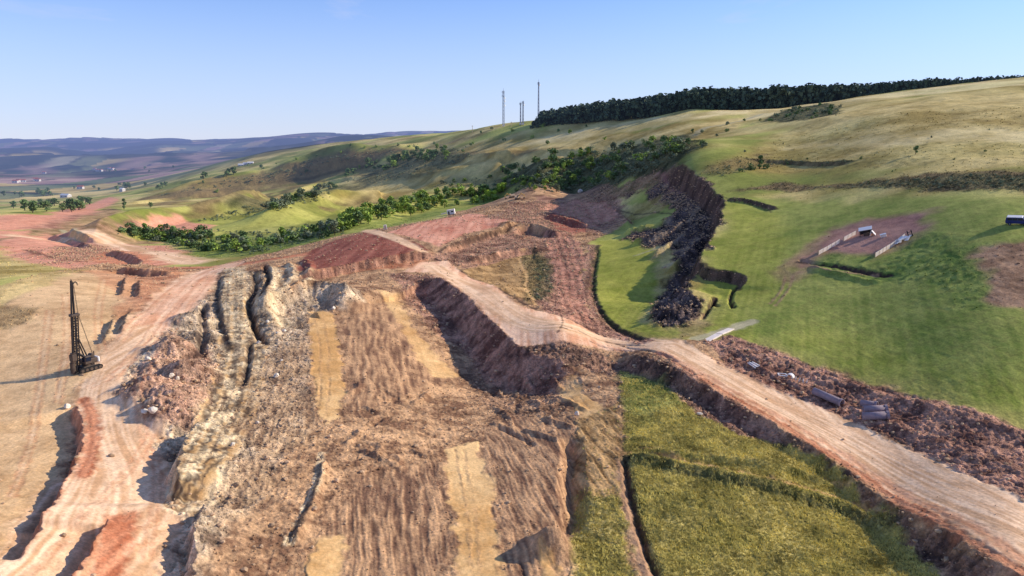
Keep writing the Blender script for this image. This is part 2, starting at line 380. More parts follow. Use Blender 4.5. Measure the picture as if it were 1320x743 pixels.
# red works beyond the ridge
paint('-40,284 60,276 140,254 156,256 120,276 60,296 -40,300', 'pink', 6, 5)
paint('40,292 100,276 150,268 140,290 220,312 180,318 90,304 20,318 -40,316', 'violet', 6, 6, .7)
paint('-40,302 40,296 30,306 -40,314', 'pink', 3, 3)
paint('0,312 60,300 140,308 220,318 250,336 200,345 120,350 60,345 0,330', 'pink', 5, 5)
paint('70,318 130,312 170,322 120,338 60,340', 'violet', 4, 4, .7)
band('20,304 90,306 150,314 200,328 244,338', 16, 'road', 4, 3, w2=20, road=True, lam=1.5)
step('88,294 110,306 128,312', 5, 4, 12, 10, 'L'); band('80,296 104,310', 4, 'farp', 1, 1, .8)
paint('172,288 190,281 232,279 276,292 268,302 230,300 190,300', 'pink', 4, 4)
step('160,290 190,297 230,301 262,302', 5, 6, 25, 15, 'L')
paint('150,288 178,286 200,298 180,300 150,296', 'violet', 3, 3, .8)
step('140,322 170,328 190,338', 3, 4, 12, 10, 'L'); step('60,300 90,306 118,318', 3, 4, 12, 10, 'L'); step('150,343 190,347 226,350', 3, 3, 10, 10, 'L')
paint('110,332 150,320 200,330 190,342 140,346', 'rust', 3, 4, .8)
paint('-40,330 10,328 50,340 60,352 0,360 -40,366', 'hill', 3, 4, .7)
for q in ('120,352 140,350 160,352','170,352 200,352','90,300 112,312'): band(q, 3, 'tan', 1, 1.5, .8)
for u, v in ((42,325),(55,330),(62,322)): bump(u, v, 8, 1.6); 
band('36,322 52,328 64,330', 5, 'dark', 1.5, 2, .7)

# ---- the site
paint('-220,780 -220,392 0,372 60,352 140,340 210,344 270,344 330,330 385,318 470,298 560,283 640,260 740,250 806,262 814,290 762,310 758,390 790,425 850,442 915,438 1000,452 1150,500 1320,562 1520,640 1520,800 1320,900 600,900 -100,900', 'soil', 1.5, 2)
paint('-220,700 -220,400 0,384 60,356 150,348 180,362 168,410 140,440 100,500 104,545 66,640 20,700 -60,760', 'ochre', 1.5, 2)
paint('-200,392 0,372 60,352 120,346 60,368 0,396 -200,430', 'hill', 2, 2, .7)
paint('-40,395 20,392 46,400 40,420 -40,428', 'moor', 2, 3, .6)
paint('110,350 200,346 250,350 230,372 180,400 150,420 150,380', 'rust', 2, 2, .55)
# hauling road down the left
band('262,352 215,405 175,450 150,495 158,560 190,620 180,700 150,780', 12, 'road', 2, 1.2, w2=13, lam=.7, road=True)
band('100,610 60,690 0,745 -60,790', 8, 'road', 1.5, 1, lam=.6, road=True)
band('420,322 340,338 280,344 220,346', 9, 'rust', 2, 1.5, lam=.8)
band('300,340 262,356 200,425', 12, 'peach', 2, 1.5, lam=.7, road=True)
paint('150,430 200,420 240,640 250,780 150,780 170,640 196,560 180,500 130,500', 'road', 1.5, 1.2, .9)
# left trenches with their red banks
step('96,518 108,545 104,575 92,605 72,640 50,672 22,705', 2.4, 1.0, 9, 14, 'L', a=.35, taper=.06, face='rust')
band('108,515 122,548 118,585 106,615', 2.2, 'rust', .6, .5)
band('97,528 102,560 90,608 66,648 40,684', 1.4, 'dark', .4, .5, .5)  # shadow in the trench, painted as a dark strip
step('142,660 128,684 112,712 92,745 70,775', 2.8, 1.1, 8, 12, 'L', a=.45, taper=.06, face='rust')
paint('138,664 176,658 178,680 160,745 150,790 96,790 116,720', 'rust', .8, .6)
for s in ('148,405 140,425 132,440','180,362 178,380','168,398 155,428','163,356 156,378'): step(s, 1.6, 1.2, 5, 6, 'L'); band(s, .8, 'dark', .4, .5, .6)
# rubble between the hauling road and the strata
paint('255,392 300,352 330,350 350,380 400,372 462,374 470,386 430,400 398,412 400,470 390,560 330,640 260,743 220,743 236,640 214,600 200,540 150,510 180,450 210,430', 'grey', 1.2, 1.5)
paint('160,500 190,452 215,426 246,440 280,470 275,520 240,545 200,540', 'heap', 1.5, 2, .9)
paint('160,505 190,480 240,500 250,540 200,545', 'violet', 1.5, 2, .45)
for u, v, q, h in ((250,408,7,3.2),(266,430,6,2),(216,448,6,2.8),(206,470,5,2),(190,494,6,3),(222,510,7,3.4),(250,478,6,2.4),(176,505,5,2.6),(240,530,6,2.6),(200,520,5,2.2),(262,505,5,1.8),(232,440,5,2),(232,470,4,1.8)): bump(u, v, q, h, 1.15)
step('258,528 244,552 234,580 232,606 240,626', 4, 2.0, 9, 10, 'L', a=.6)
step('262,640 252,680 250,720 240,770', 3, 1.5, 6, 8, 'L', a=.6)
# strata
band('302,346 300,400 312,440 316,480 296,540 262,590 246,640', 7.5, 'strata', 1.0, .7, lam=.55)
paint('282,352 350,348 356,400 345,450 338,500 296,600 246,652 226,640 244,580 268,520 280,450', 'strata', 2, 2.5, .55)
for k_ in range(13):
    f_ = k_/12; o_ = lambda a, b: a+(b-a)*f_
    q = [(o_(284,348), 352), (o_(282,350), 400), (o_(284,344), 440), (o_(280,340), 480), (o_(258,328), 540), (o_(236,296), 590), (o_(224,262), 640)]
    band(q, rng.uniform(.25, .6), 'dark' if k_ % 3 else 'tan', .25, .9, .6, lam=.3)
for k_ in range(16):
    v = rng.uniform(360, 620); u = np.interp(v, [350,480,540,640], [316,312,292,240])+rng.uniform(-26, 26)
    band([(u-rng.uniform(6, 14), v+rng.uniform(-2, 4)), (u+rng.uniform(6, 14), v-rng.uniform(-3, 5))], .35, 'dark', .2, .5, .7, lam=.2)
ridge('306,346 304,400 316,440 318,480 298,540 262,590 250,640', 0.25, 4.2, 4.2, .15, .08)
step('290,352 284,385 290,420 300,452', 1.1, 1.0, 4, 5, 'L', a=.5)
band('352,344 364,372 352,395 366,420', 4.5, 'strata', .8, .7, lam=.5)
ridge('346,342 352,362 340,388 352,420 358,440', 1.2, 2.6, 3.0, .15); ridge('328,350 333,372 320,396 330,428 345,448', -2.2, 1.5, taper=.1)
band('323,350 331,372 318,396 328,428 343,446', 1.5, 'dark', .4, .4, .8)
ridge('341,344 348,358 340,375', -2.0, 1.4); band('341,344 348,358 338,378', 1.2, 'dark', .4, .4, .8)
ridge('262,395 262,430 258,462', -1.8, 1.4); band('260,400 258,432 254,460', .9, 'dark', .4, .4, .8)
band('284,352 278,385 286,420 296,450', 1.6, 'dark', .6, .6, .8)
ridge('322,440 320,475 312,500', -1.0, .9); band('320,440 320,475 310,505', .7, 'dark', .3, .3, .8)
for s in ('372,340 380,352 372,366','392,336 402,348 396,362'): ridge(s, 1.0, 2.2); band(s, 3, 'strata', .8, .6, .8)
# dark heap of rock with its shaded face
step('330,392 360,378 400,370 436,372 462,380', 5, 4.5, 14, 14, 'L', a=.6)
bump(410, 380, 10, 2.5, 1.3); bump(446, 384, 8, 3); bump(372, 386, 9, 2)
paint('348,378 372,370 410,367 462,376 470,388 440,396 400,402 352,400', 'grey', 1.5, 2, .8)
paint('400,470 396,412 372,440 350,500 330,560 320,620 360,600 390,540', 'darkv', 2, 2.5, .35)
paint('340,470 396,440 398,560 340,640 270,743 300,600', 'soilg', 3, 3, .8)
# brown soil with furrows between the strips
paint('440,400 500,385 545,440 590,490 520,510 446,540', 'furr', 2, 2.5, 1)
paint('446,640 490,600 566,590 584,700 594,800 420,800', 'furr', 2, 2.5, 1)
paint('620,560 660,530 738,550 740,640 720,690 690,690 700,800 660,800 640,680', 'furr', 2, 2.5, 1)
band('415,585 402,640 372,700', 1.0, 'strata', .4, .5, lam=.3)
ridge('420,590 408,640 378,700', .7, .9, 1.1, .4); band('412,600 402,645 376,690', .8, 'dark', .3, .3, .7)
bump(700, 700, 4, 2.5); bump(722, 690, 3.5, 2)
ridge('735,560 738,620 736,690', -2, 2.4, 2.0, .25)
paint('600,470 680,460 720,480 715,520 660,540 610,520', 'darkv', 3, 4, .5)
for _ in range(34):
    u = rng.uniform(446, 560) if _ % 2 else rng.uniform(630, 715); v = rng.uniform(490, 600) if _ % 2 else rng.uniform(470, 560); k = rng.uniform(-1, 1)
    ridge([(u, v), (u+12+20*k, v+10), (u+18+44*k, v+rng.uniform(4, 26))], rng.uniform(.25, .55)*rng.choice([-1, 1, 1]), rng.uniform(.6, 1.2), seed=int(rng.integers(99)))
# clay strips scraped to test the ground
paint('398,402 412,398 430,408 440,465 441,530 424,546 408,530 402,470', 'tan', .5, 1.1)
paint('575,582 590,572 612,570 630,620 640,680 656,800 596,800 588,690 580,640', 'tan', .5, 1.1)
paint('378,800 392,715 408,698 440,688 434,720 426,800', 'tan', .5, 1.1)
paint('686,690 706,706 740,760 760,800 716,800 694,730', 'tan', .5, 1.1)
paint('716,490 742,485 780,536 752,541 734,522', 'tan', .5, 1.1)
paint('488,374 512,378 532,420 556,452 596,486 560,486 532,450 514,412', 'tan', .8, 1.2, .8)
for q in ('404,404 412,440 414,490 410,536','586,580 600,640 606,700 612,790','700,700 722,740 744,800','724,495 742,520 760,540'): band(q, .4, 'soil', .2, .4, .35, lam=.2); band([(u+11,v) for u, v in pts(q)], .4, 'soil', .2, .4, .3, lam=.2)
# wheel tracks
for q in ('270,350 225,405 190,450 170,500 180,560 205,620','255,356 205,410 168,455 140,490','190,560 150,620 90,690 20,745','196,580 200,640 186,720','110,500 150,480 200,430','240,360 190,400 150,440','60,400 50,470 40,560 10,640','80,380 84,430 70,520','130,360 120,420 128,452','860,450 940,480 1040,530 1180,605 1320,690','870,447 960,484 1060,540 1200,622 1320,700','900,455 1000,512 1100,560 1320,668','930,490 1010,520 1090,556 1180,590','560,345 620,380 690,418 780,440 860,455','570,342 640,382 720,420 800,440','1000,545 1060,548 1130,600 1240,660'):
    W_ = pts(q); band(W_, .5, 'rust', .25, .35, .38, lam=.25); band([(u+9, v+1) for u, v in W_], .5, 'rust', .25, .35, .38, lam=.25); band([(u+4.5, v) for u, v in W_], .5, 'road', .3, .4, .4, lam=.25)
# bund that carries the road
step('505,352 540,349 566,356 596,376 622,402 644,424 664,448 700,462 745,466 790,468', 5.0, 7.5, 14, 14, 'L', a=.5, wob=.08, taper=.2, face='violet')
paint('500,352 566,356 600,380 640,425 664,452 700,466 650,462 600,452 560,430 530,395', 'violet', 1.2, 1.2, .9)
# red fill and terraces
step('375,352 430,344 480,335 520,327 566,323', 3.0, 2.0, 40, 24, 'L', a=.5, face='violet')
paint('380,348 398,325 420,314 476,298 552,323 520,329 470,338 425,347', 'red', 1.2, 1)
paint('375,352 430,346 480,337 520,329 556,326 540,345 470,350 420,358', 'rust', 1, 1.5, .7)
band('474,297 514,310 546,325', 6.5, 'road', .7, .5, lam=.5, w2=5, road=True)
paint('498,300 540,288 604,275 662,284 640,292 600,302 566,320', 'pink', 1, 1)
step('566,323 600,308 640,296 668,286', 2.6, 1.6, 20, 18, 'L', a=.5)
paint('566,324 600,310 640,298 680,290 720,300 700,330 640,338 600,345 560,336', 'violet', 1.5, 2, .8)
step('650,292 690,285 724,300', 4, 4, 12, 14, 'L', a=.6)
step('600,334 640,325 690,318 705,320', 2.4, 2, 10, 12, 'L', a=.6)
paint('620,282 660,262 700,252 760,252 804,264 812,284 770,302 700,292 664,286', 'violet', 2, 2.5, .9)
paint('690,268 740,255 790,264 800,280 760,290 720,275', 'pink', 2, 3, .6)
paint('698,278 716,272 752,285 758,300 740,302 722,296', 'red', 1.5, 1.5, .9)
step('700,276 735,282 762,288', 3.2, 4, 12, 12, 'L', a=.6); step('780,262 806,272 812,284', 3, 3, 10, 12, 'R', a=.6)
bump(662, 263, 12, 2.5, 1.6); bump(700, 262, 14, 2)
# slope and landslide tongue above the road
paint('596,350 640,336 690,322 700,340 684,392 640,374', 'dry', 1.5, 1.5, .9)
paint('676,320 700,322 706,350 700,396 684,392 672,350', 'scrub', 1.5, 2, .6)
paint('700,300 735,300 756,330 764,370 764,400 780,424 840,440 790,440 720,412 690,392 706,350', 'violet', 1.5, 2)
for s in ('715,305 742,335 752,380 758,412','728,304 752,332 762,372 766,402','706,312 724,345 732,385 740,412','716,330 735,360 742,400'): band(s, 1.6, 'pink', .8, 1.6, .4, lam=.5)
ridge('772,316 763,360 769,398 791,422 838,440', -.8, 1.3, taper=.08)
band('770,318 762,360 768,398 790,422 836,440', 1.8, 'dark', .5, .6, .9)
for k_ in range(9):
    f_ = k_/8; q = [(704+f_*34, 300), (712+f_*38, 328), (718+f_*42, 360), (724+f_*40, 392), (740+f_*42, 412+f_*8)]
    band(q, rng.uniform(.8, 1.8), 'dark' if k_ % 2 else 'pink', .6, 1.7, .5, lam=.4)
band('676,320 668,335 681,355 676,372 690,392', 1.0, 'tan', .5, .6, .8, lam=.4)
paint('688,332 712,334 716,360 706,388 688,384 694,360', 'scrub', 1.5, 2.5, .7)
band('560,333 600,351 640,373 690,398 724,411', 1.0, 'dark', .4, .5, .8)
band('566,325 600,311 640,299 668,289', 1.6, 'dark', .5, .6, .8)
band('604,337 640,328 690,321 708,323', 1.4, 'dark', .6, .8, .7); band('600,345 650,332 680,326', 2.5, 'violet', .8, 1, .8)
band('380,351 430,346 480,338 520,330 560,327', 1.4, 'dark', .5, .6, .6)  # shadow line below the red fill edge, painted dark
# road over the bund and on to the right
paint('520,350 544,338 578,336 622,364 662,392 742,416 842,436 850,447 760,446 706,450 664,447 642,421 598,376 560,352', 'peach', .7, .6)
band('560,344 640,392 700,425 780,436 850,444', 9, 'road', 1.5, 1, .9, lam=.6, road=True)
ROADP = '846,444 880,440 930,472 985,497 1050,522 1110,549 1180,581 1250,613 1320,646 1500,735 1520,840 1480,822 1320,730 1270,702 1200,660 1120,610 1040,563 960,517 900,483 850,454'
band('850,456 900,484 960,520 1040,566 1120,613 1200,664 1320,738', 2.6, 'rust', .9, .6, .8, lam=.4)
for s in ('720,400 726,412 724,422 716,432','742,398 750,408 752,418','742,398 760,404 776,402','724,422 730,424'): band(s, .4, 'dark', .2, .4, .75)
for s in ('700,420 770,436 830,446','760,440 830,452 880,472','800,446 850,458 900,490'): ridge(s, -.3, .7, taper=.1); band(s, .5, 'dark', .25, .4, .6)
# edges of the road right
paint('912,442 940,432 985,448 1100,490 1320,556 1520,632 1520,790 1320,650 1150,566 1040,520 940,474', 'violet', .8, .8)
paint(ROADP, 'road', .5, .5, road=True)
band('862,447 915,476 975,508 1045,543 1115,579 1190,620 1290,672 1410,735', 7.5, 'road', 1.2, .5, .85, lam=.45, w2=7.5)
band('850,454 900,480 960,513 1040,558 1120,604 1200,654 1320,722', 1.6, 'rust', .8, .6, .6, lam=.3)
ridge('950,464 1040,500 1150,545 1320,615 1480,688', .35, 1.6, 1.6, .4, .05)
ridge('925,444 1000,462 1100,496 1320,566 1480,628', 0.6, 2, 3, .3, .05)
step('800,452 870,478 925,508 1000,548 1090,604 1180,664 1320,752 1420,820', 2.4, 3, 10, 14, 'L', a=.2, wob=.3, taper=.05)
paint('660,452 760,450 850,462 925,508 1000,550 1090,606 1180,668 1320,756 1300,800 1190,720 1110,646 1050,586 990,574 930,560 885,520 830,490 760,480 690,474', 'darkv', 1.0, 1.2)
paint('850,458 930,508 1010,560 1000,572 940,548 880,500', 'violet', 1, 1.5, .7)
# meadow lower right
paint('800,480 850,494 900,535 950,560 1000,574 1060,586 1104,630 1150,668 1230,760 1260,820 850,820 822,700 802,610 806,540', 'olive', .8, 1)
paint('740,640 800,630 812,700 822,800 740,800', 'olive', .8, .8, .9)
paint('742,540 800,520 802,600 800,640 742,650', 'dry', .8, 1, .9)
paint('800,480 850,492 880,520 830,545 805,530', 'rough', 2, 2, .5)
band('802,600 808,650 826,710 850,790', 1.6, 'plough', .4, .4)
ridge('806,590 814,650 834,710 862,790', -1.0, .9, taper=.05); band('806,592 814,650 834,710 862,790', .8, 'dark', .3, .3, .8)
ridge('806,588 900,604 1000,624 1090,650 1152,670', 1.0, 2.2, 1.8, .12, .06); ridge('826,580 940,592 1040,612 1095,628', .8, 1.2, 1.2, .25)
band('806,584 900,599 1000,619 1090,644 1150,664', 1.3, 'dry', .5, .5, .9); band('826,578 940,590 1040,610 1095,626', .9, 'dry', .4, .5, .7)
band('808,594 900,612 1000,633 1090,658 1150,676', 2.0, 'scrub', .8, .6, .5)  # shadow side of the bank, painted in with the dark scrub tone
# ---- the great slip: scarp, broken turf and shadowed hollow
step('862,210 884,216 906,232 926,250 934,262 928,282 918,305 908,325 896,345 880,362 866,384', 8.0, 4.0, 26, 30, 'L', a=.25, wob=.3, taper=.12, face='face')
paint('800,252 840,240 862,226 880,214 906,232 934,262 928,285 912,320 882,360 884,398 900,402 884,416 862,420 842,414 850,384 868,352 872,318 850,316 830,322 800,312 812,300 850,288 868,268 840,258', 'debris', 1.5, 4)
paint('745,247 800,240 850,222 870,216 862,228 838,242 800,254 760,258', 'darkv', 2, 3, .8)
paint('846,224 880,215 908,236 922,252 900,256 862,244', 'purple', 2, 2, .8)
paint('800,268 846,256 862,262 850,274 820,283 806,281', 'hill', 2, 3, .8)
for q in ('838,300 862,288 886,268','826,318 850,306 880,290 900,268','846,330 872,312 896,290','856,345 880,330 900,308','850,240 876,232 900,240'): band(q, 1.4, 'grey', .6, 1.2, .5, lam=.4)
paint('836,412 848,386 866,366 886,372 904,384 908,398 890,415 862,422', 'debris', 1, 1.5)
paint('768,312 800,308 836,318 846,340 842,372 836,412 850,432 800,428 764,398 760,350', 'lush', 2, 2.5)
for s in ('800,300 850,290 885,270','810,312 850,304 890,285','840,330 880,305 905,285','860,350 890,325 915,300'): ridge(s, 2.2, 2.0, 2.5, .4)
bump(884, 380, 8, 3.5); bump(868, 398, 7, 3); bump(900, 388, 6, 2)
band('800,271 835,274 868,277', 1.2, 'dark', .6, .6, .7); band('818,330 842,322 858,316', 1.2, 'farp', .4, .4, .7)
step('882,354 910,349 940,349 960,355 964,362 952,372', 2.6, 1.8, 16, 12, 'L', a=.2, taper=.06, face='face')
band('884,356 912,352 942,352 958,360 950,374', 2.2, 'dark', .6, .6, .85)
step('936,254 965,257 985,262 1002,268', 1.4, 1.2, 10, 8, 'L', taper=.1, face='face'); band('936,255 965,258 985,263 1002,270', 1.2, 'dark', .4, .5, .8); band('960,262 985,268 994,274', .9, 'dark', .4, .5, .6)
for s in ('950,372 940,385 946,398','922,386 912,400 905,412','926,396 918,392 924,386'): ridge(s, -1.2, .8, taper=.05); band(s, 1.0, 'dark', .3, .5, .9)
paint('886,412 905,402 915,420 905,432 870,440', 'plough', 1.5, 2, .5)
band('898,437 930,428 966,416', 3.4, 'farp', .6, .6, .9, w2=4)

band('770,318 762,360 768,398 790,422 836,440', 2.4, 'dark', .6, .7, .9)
band('763,318 755,360 761,398 783,424 830,442', 3.2, 'violet', .8, 1.2, .9)
for f_, a_, k_ in QUEUE: f_(*a_, **k_)
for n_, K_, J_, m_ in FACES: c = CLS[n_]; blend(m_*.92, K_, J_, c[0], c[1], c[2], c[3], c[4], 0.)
# ------------------------------------------------------------------ relief of the surface itself
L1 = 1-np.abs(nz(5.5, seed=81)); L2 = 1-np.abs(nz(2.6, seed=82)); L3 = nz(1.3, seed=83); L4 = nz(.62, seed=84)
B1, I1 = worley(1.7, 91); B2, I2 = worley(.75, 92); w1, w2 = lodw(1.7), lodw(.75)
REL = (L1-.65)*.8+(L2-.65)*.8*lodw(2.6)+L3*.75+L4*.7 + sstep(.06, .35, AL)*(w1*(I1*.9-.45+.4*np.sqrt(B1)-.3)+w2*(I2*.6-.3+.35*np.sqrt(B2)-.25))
H += AL*REL + AF*FUR*1.3 + sstep(0, .1, AL)*(nz(14, seed=87)*.35)*sstep(600, 300, RG)
H += sstep(250, 500, RG)*sstep(2600, 1500, RG)*(nz(70, 45, 85)*1.6+nz(30, seed=86)*.8)
MEAD = sstep(.05, .1, GR)*sstep(.3, .2, GR); C3 *= (1-MEAD*(.22*sstep(.15, .5, N1+.6*N3)-.10*sstep(.2, .5, nz(1.6, 5, 99, .5))))[...,None]
# broken blocks differ in tone, shade is painted into the hollows of the relief
TUS = sstep(.18, .5, nz(2.4, seed=95)+.6*nz(5, seed=96))*.6+sstep(.2, .5, nz(7, 4, 97)+.5*nz(16, 9, 98))*.5
SOFT = sstep(.14, .28, GR)*sstep(1500, 700, RG)
C3 *= (1-.34*TUS*SOFT)[...,None]
H += SOFT*TUS*.2
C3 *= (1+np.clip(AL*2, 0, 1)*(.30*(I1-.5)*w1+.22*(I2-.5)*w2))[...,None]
C3 *= np.clip(1+.55*np.clip(AL*1.6, 0, .6)*np.clip(REL, -1.2, .8)+.9*AF*np.clip(FUR, -1, .7), .55, 1.35)[...,None]  # occlusion shade put into the colour: hollows darker, crests lighter
# ------------------------------------------------------------------ materials
def new_mat(name):
    m = bpy.data.materials.new(name); m.use_nodes = True
    nt = m.node_tree; nt.nodes.clear(); return m, nt
def N(nt, typ, **kw):
    n = nt.nodes.new(typ)
    for k, v in kw.items():
        if k in n.inputs: n.inputs[k].default_value = v
        else: setattr(n, k, v)
    return n
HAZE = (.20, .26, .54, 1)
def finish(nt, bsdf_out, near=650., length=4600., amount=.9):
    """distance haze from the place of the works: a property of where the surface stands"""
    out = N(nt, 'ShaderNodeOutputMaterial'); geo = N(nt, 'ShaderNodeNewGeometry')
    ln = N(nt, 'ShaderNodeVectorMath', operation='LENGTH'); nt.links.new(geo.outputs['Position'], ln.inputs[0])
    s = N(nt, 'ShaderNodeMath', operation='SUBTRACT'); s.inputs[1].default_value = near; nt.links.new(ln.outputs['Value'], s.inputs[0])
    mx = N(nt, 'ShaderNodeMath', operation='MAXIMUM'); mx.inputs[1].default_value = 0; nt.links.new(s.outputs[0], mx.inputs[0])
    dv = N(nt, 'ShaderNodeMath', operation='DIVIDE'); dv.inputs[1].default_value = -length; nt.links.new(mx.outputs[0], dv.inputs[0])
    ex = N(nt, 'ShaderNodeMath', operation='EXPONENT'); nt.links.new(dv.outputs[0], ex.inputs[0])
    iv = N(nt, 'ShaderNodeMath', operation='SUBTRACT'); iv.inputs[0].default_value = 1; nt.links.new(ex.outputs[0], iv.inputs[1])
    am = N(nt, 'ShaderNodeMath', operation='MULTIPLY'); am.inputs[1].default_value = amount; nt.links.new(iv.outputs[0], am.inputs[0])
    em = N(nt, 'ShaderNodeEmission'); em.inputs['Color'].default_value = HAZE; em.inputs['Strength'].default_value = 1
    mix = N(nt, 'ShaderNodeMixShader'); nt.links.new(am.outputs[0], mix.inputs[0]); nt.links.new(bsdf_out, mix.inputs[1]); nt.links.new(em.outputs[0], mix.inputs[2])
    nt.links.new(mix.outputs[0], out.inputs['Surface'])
def ground_mat(name, bump=1.0):
    m, nt = new_mat(name); L = nt.links
    at = N(nt, 'ShaderNodeVertexColor', layer_name='Col'); geo = N(nt, 'ShaderNodeNewGeometry')
    n1 = N(nt, 'ShaderNodeTexNoise', Scale=2.6, Detail=5., Roughness=.65); L.new(geo.outputs['Position'], n1.inputs['Vector'])
    n2 = N(nt, 'ShaderNodeTexNoise', Scale=.35, Detail=4., Roughness=.6); L.new(geo.outputs['Position'], n2.inputs['Vector'])
    r1 = N(nt, 'ShaderNodeMapRange'); r1.inputs['From Min'].default_value = .3; r1.inputs['From Max'].default_value = .7; r1.inputs['To Min'].default_value = -.5; r1.inputs['To Max'].default_value = .5
    L.new(n1.outputs['Fac'], r1.inputs['Value'])
    r2 = N(nt, 'ShaderNodeMapRange'); r2.inputs['From Min'].default_value = .3; r2.inputs['From Max'].default_value = .7; r2.inputs['To Min'].default_value = .86; r2.inputs['To Max'].default_value = 1.14
    L.new(n2.outputs['Fac'], r2.inputs['Value'])
    ka = N(nt, 'ShaderNodeMapRange'); ka.inputs['To Min'].default_value = .3; ka.inputs['To Max'].default_value = 1.15; L.new(at.outputs['Alpha'], ka.inputs['Value'])
    mk = N(nt, 'ShaderNodeMath', operation='MULTIPLY_ADD'); mk.inputs[2].default_value = 1.; L.new(r1.outputs[0], mk.inputs[0]); L.new(ka.outputs[0], mk.inputs[1])
    mu = N(nt, 'ShaderNodeMath', operation='MULTIPLY'); L.new(mk.outputs[0], mu.inputs[0]); L.new(r2.outputs[0], mu.inputs[1])
    vm = N(nt, 'ShaderNodeVectorMath', operation='SCALE'); L.new(at.outputs['Color'], vm.inputs[0]); L.new(mu.outputs[0], vm.inputs['Scale'])
    b = N(nt, 'ShaderNodeBsdfPrincipled'); b.inputs['Roughness'].default_value = .95; b.inputs['Specular IOR Level'].default_value = .12
    L.new(vm.outputs[0], b.inputs['Base Color'])
    bp = N(nt, 'ShaderNodeBump', Distance=.55); L.new(n1.outputs['Fac'], bp.inputs['Height']); bs = N(nt, 'ShaderNodeMath', operation='MULTIPLY'); bs.inputs[1].default_value = bump; L.new(at.outputs['Alpha'], bs.inputs[0]); L.new(bs.outputs[0], bp.inputs['Strength']); L.new(bp.outputs[0], b.inputs['Normal'])
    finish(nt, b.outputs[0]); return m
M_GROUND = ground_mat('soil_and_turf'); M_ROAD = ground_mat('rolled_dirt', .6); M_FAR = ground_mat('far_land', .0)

def structure(name, idx_quads, m):
    """one sheet from the chosen quads of the fan"""
    k, j = idx_quads
    v = np.stack([k*NA+j, k*NA+j+1, (k+1)*NA+j+1, (k+1)*NA+j], 1)[:, ::-1]
    u, inv = np.unique(v, return_inverse=True); inv = inv.reshape(-1)
    co = np.stack([X.ravel()[u], Y.ravel()[u], H.ravel()[u]], 1).astype(np.float32)
    me = bpy.data.meshes.new(name); me.vertices.add(len(u)); me.vertices.foreach_set('co', co.ravel())
    me.loops.add(len(inv)); me.loops.foreach_set('vertex_index', inv.astype(np.int32))
    nf = len(v); me.polygons.add(nf); me.polygons.foreach_set('loop_start', np.arange(0, nf*4, 4, dtype=np.int32))
    me.update(calc_edges=True)
    ca_ = me.color_attributes.new('Col', 'FLOAT_COLOR', 'POINT')
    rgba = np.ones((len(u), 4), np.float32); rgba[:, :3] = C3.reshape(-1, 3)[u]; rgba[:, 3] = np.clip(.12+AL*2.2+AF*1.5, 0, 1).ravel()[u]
    ca_.data.foreach_set('color', rgba.ravel())
    me.polygons.foreach_set('use_smooth', np.ones(nf, bool))
    me.materials.append(m)
    o = bpy.data.objects.new(name, me); COL.objects.link(o); o['kind'] = 'structure'; return o
RDs = RD[:-1,:-1] > .5
FARs = np.broadcast_to((RR[:-1] > 1400)[:,None], RDs.shape)
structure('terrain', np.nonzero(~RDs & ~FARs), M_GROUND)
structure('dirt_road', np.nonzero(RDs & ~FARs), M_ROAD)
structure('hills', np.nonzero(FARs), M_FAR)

# ------------------------------------------------------------------ light, sky, camera
SUN_EL, SUN_AZ = R(27.5), R(77)      # azimuth clockwise from +y
sd = bpy.data.lights.new('sun', 'SUN'); sd.energy = 5.0; sd.angle = R(.5); sd.color = (1, .91, .76)
so = bpy.data.objects.new('sun', sd); COL.objects.link(so); so.rotation_euler = (math.pi/2-SUN_EL, 0, math.pi-SUN_AZ); so.location = (200, 60, 200)
w = bpy.data.worlds.new('World'); sc.world = w; w.use_nodes = True; nt = w.node_tree; nt.nodes.clear()
sky = N(nt, 'ShaderNodeTexSky', sky_type='NISHITA', sun_disc=False, sun_elevation=SUN_EL, sun_rotation=SUN_AZ, altitude=400., air_density=1.0, dust_density=.0, ozone_density=4.0)
tint = N(nt, 'ShaderNodeMix', data_type='RGBA', blend_type='MULTIPLY'); tint.inputs[0].default_value = 1; tint.inputs[7].default_value = (.92, .98, 1.27, 1)
nt.links.new(sky.outputs[0], tint.inputs[6])
# thin high cloud and a pale veil low over the land
tc = N(nt, 'ShaderNodeTexCoord'); sx = N(nt, 'ShaderNodeSeparateXYZ'); nt.links.new(tc.outputs['Generated'], sx.inputs[0])
mp = N(nt, 'ShaderNodeMapping'); mp.inputs['Scale'].default_value = (1.6, 1.6, 9.); nt.links.new(tc.outputs['Generated'], mp.inputs['Vector'])
cn = N(nt, 'ShaderNodeTexNoise', Scale=1.7, Detail=6., Roughness=.55, Distortion=.4); nt.links.new(mp.outputs[0], cn.inputs['Vector'])
cr = N(nt, 'ShaderNodeMapRange', interpolation_type='SMOOTHSTEP'); cr.inputs['From Min'].default_value = .47; cr.inputs['From Max'].default_value = .68; cr.inputs['To Max'].default_value = .5; nt.links.new(cn.outputs['Fac'], cr.inputs['Value'])
vl = N(nt, 'ShaderNodeMapRange', interpolation_type='SMOOTHSTEP'); vl.inputs['From Min'].default_value = 0.; vl.inputs['From Max'].default_value = .24; vl.inputs['To Min'].default_value = .65; vl.inputs['To Max'].default_value = 0.; nt.links.new(sx.outputs['Z'], vl.inputs['Value'])
mxx = N(nt, 'ShaderNodeMath', operation='MAXIMUM'); nt.links.new(cr.outputs[0], mxx.inputs[0]); nt.links.new(vl.outputs[0], mxx.inputs[1])
veil = N(nt, 'ShaderNodeMix', data_type='RGBA'); veil.inputs[7].default_value = (4.0, 4.5, 6.3, 1); nt.links.new(mxx.outputs[0], veil.inputs[0]); nt.links.new(tint.outputs[2], veil.inputs[6])
bg = N(nt, 'ShaderNodeBackground', Strength=.15); wo = N(nt, 'ShaderNodeOutputWorld')
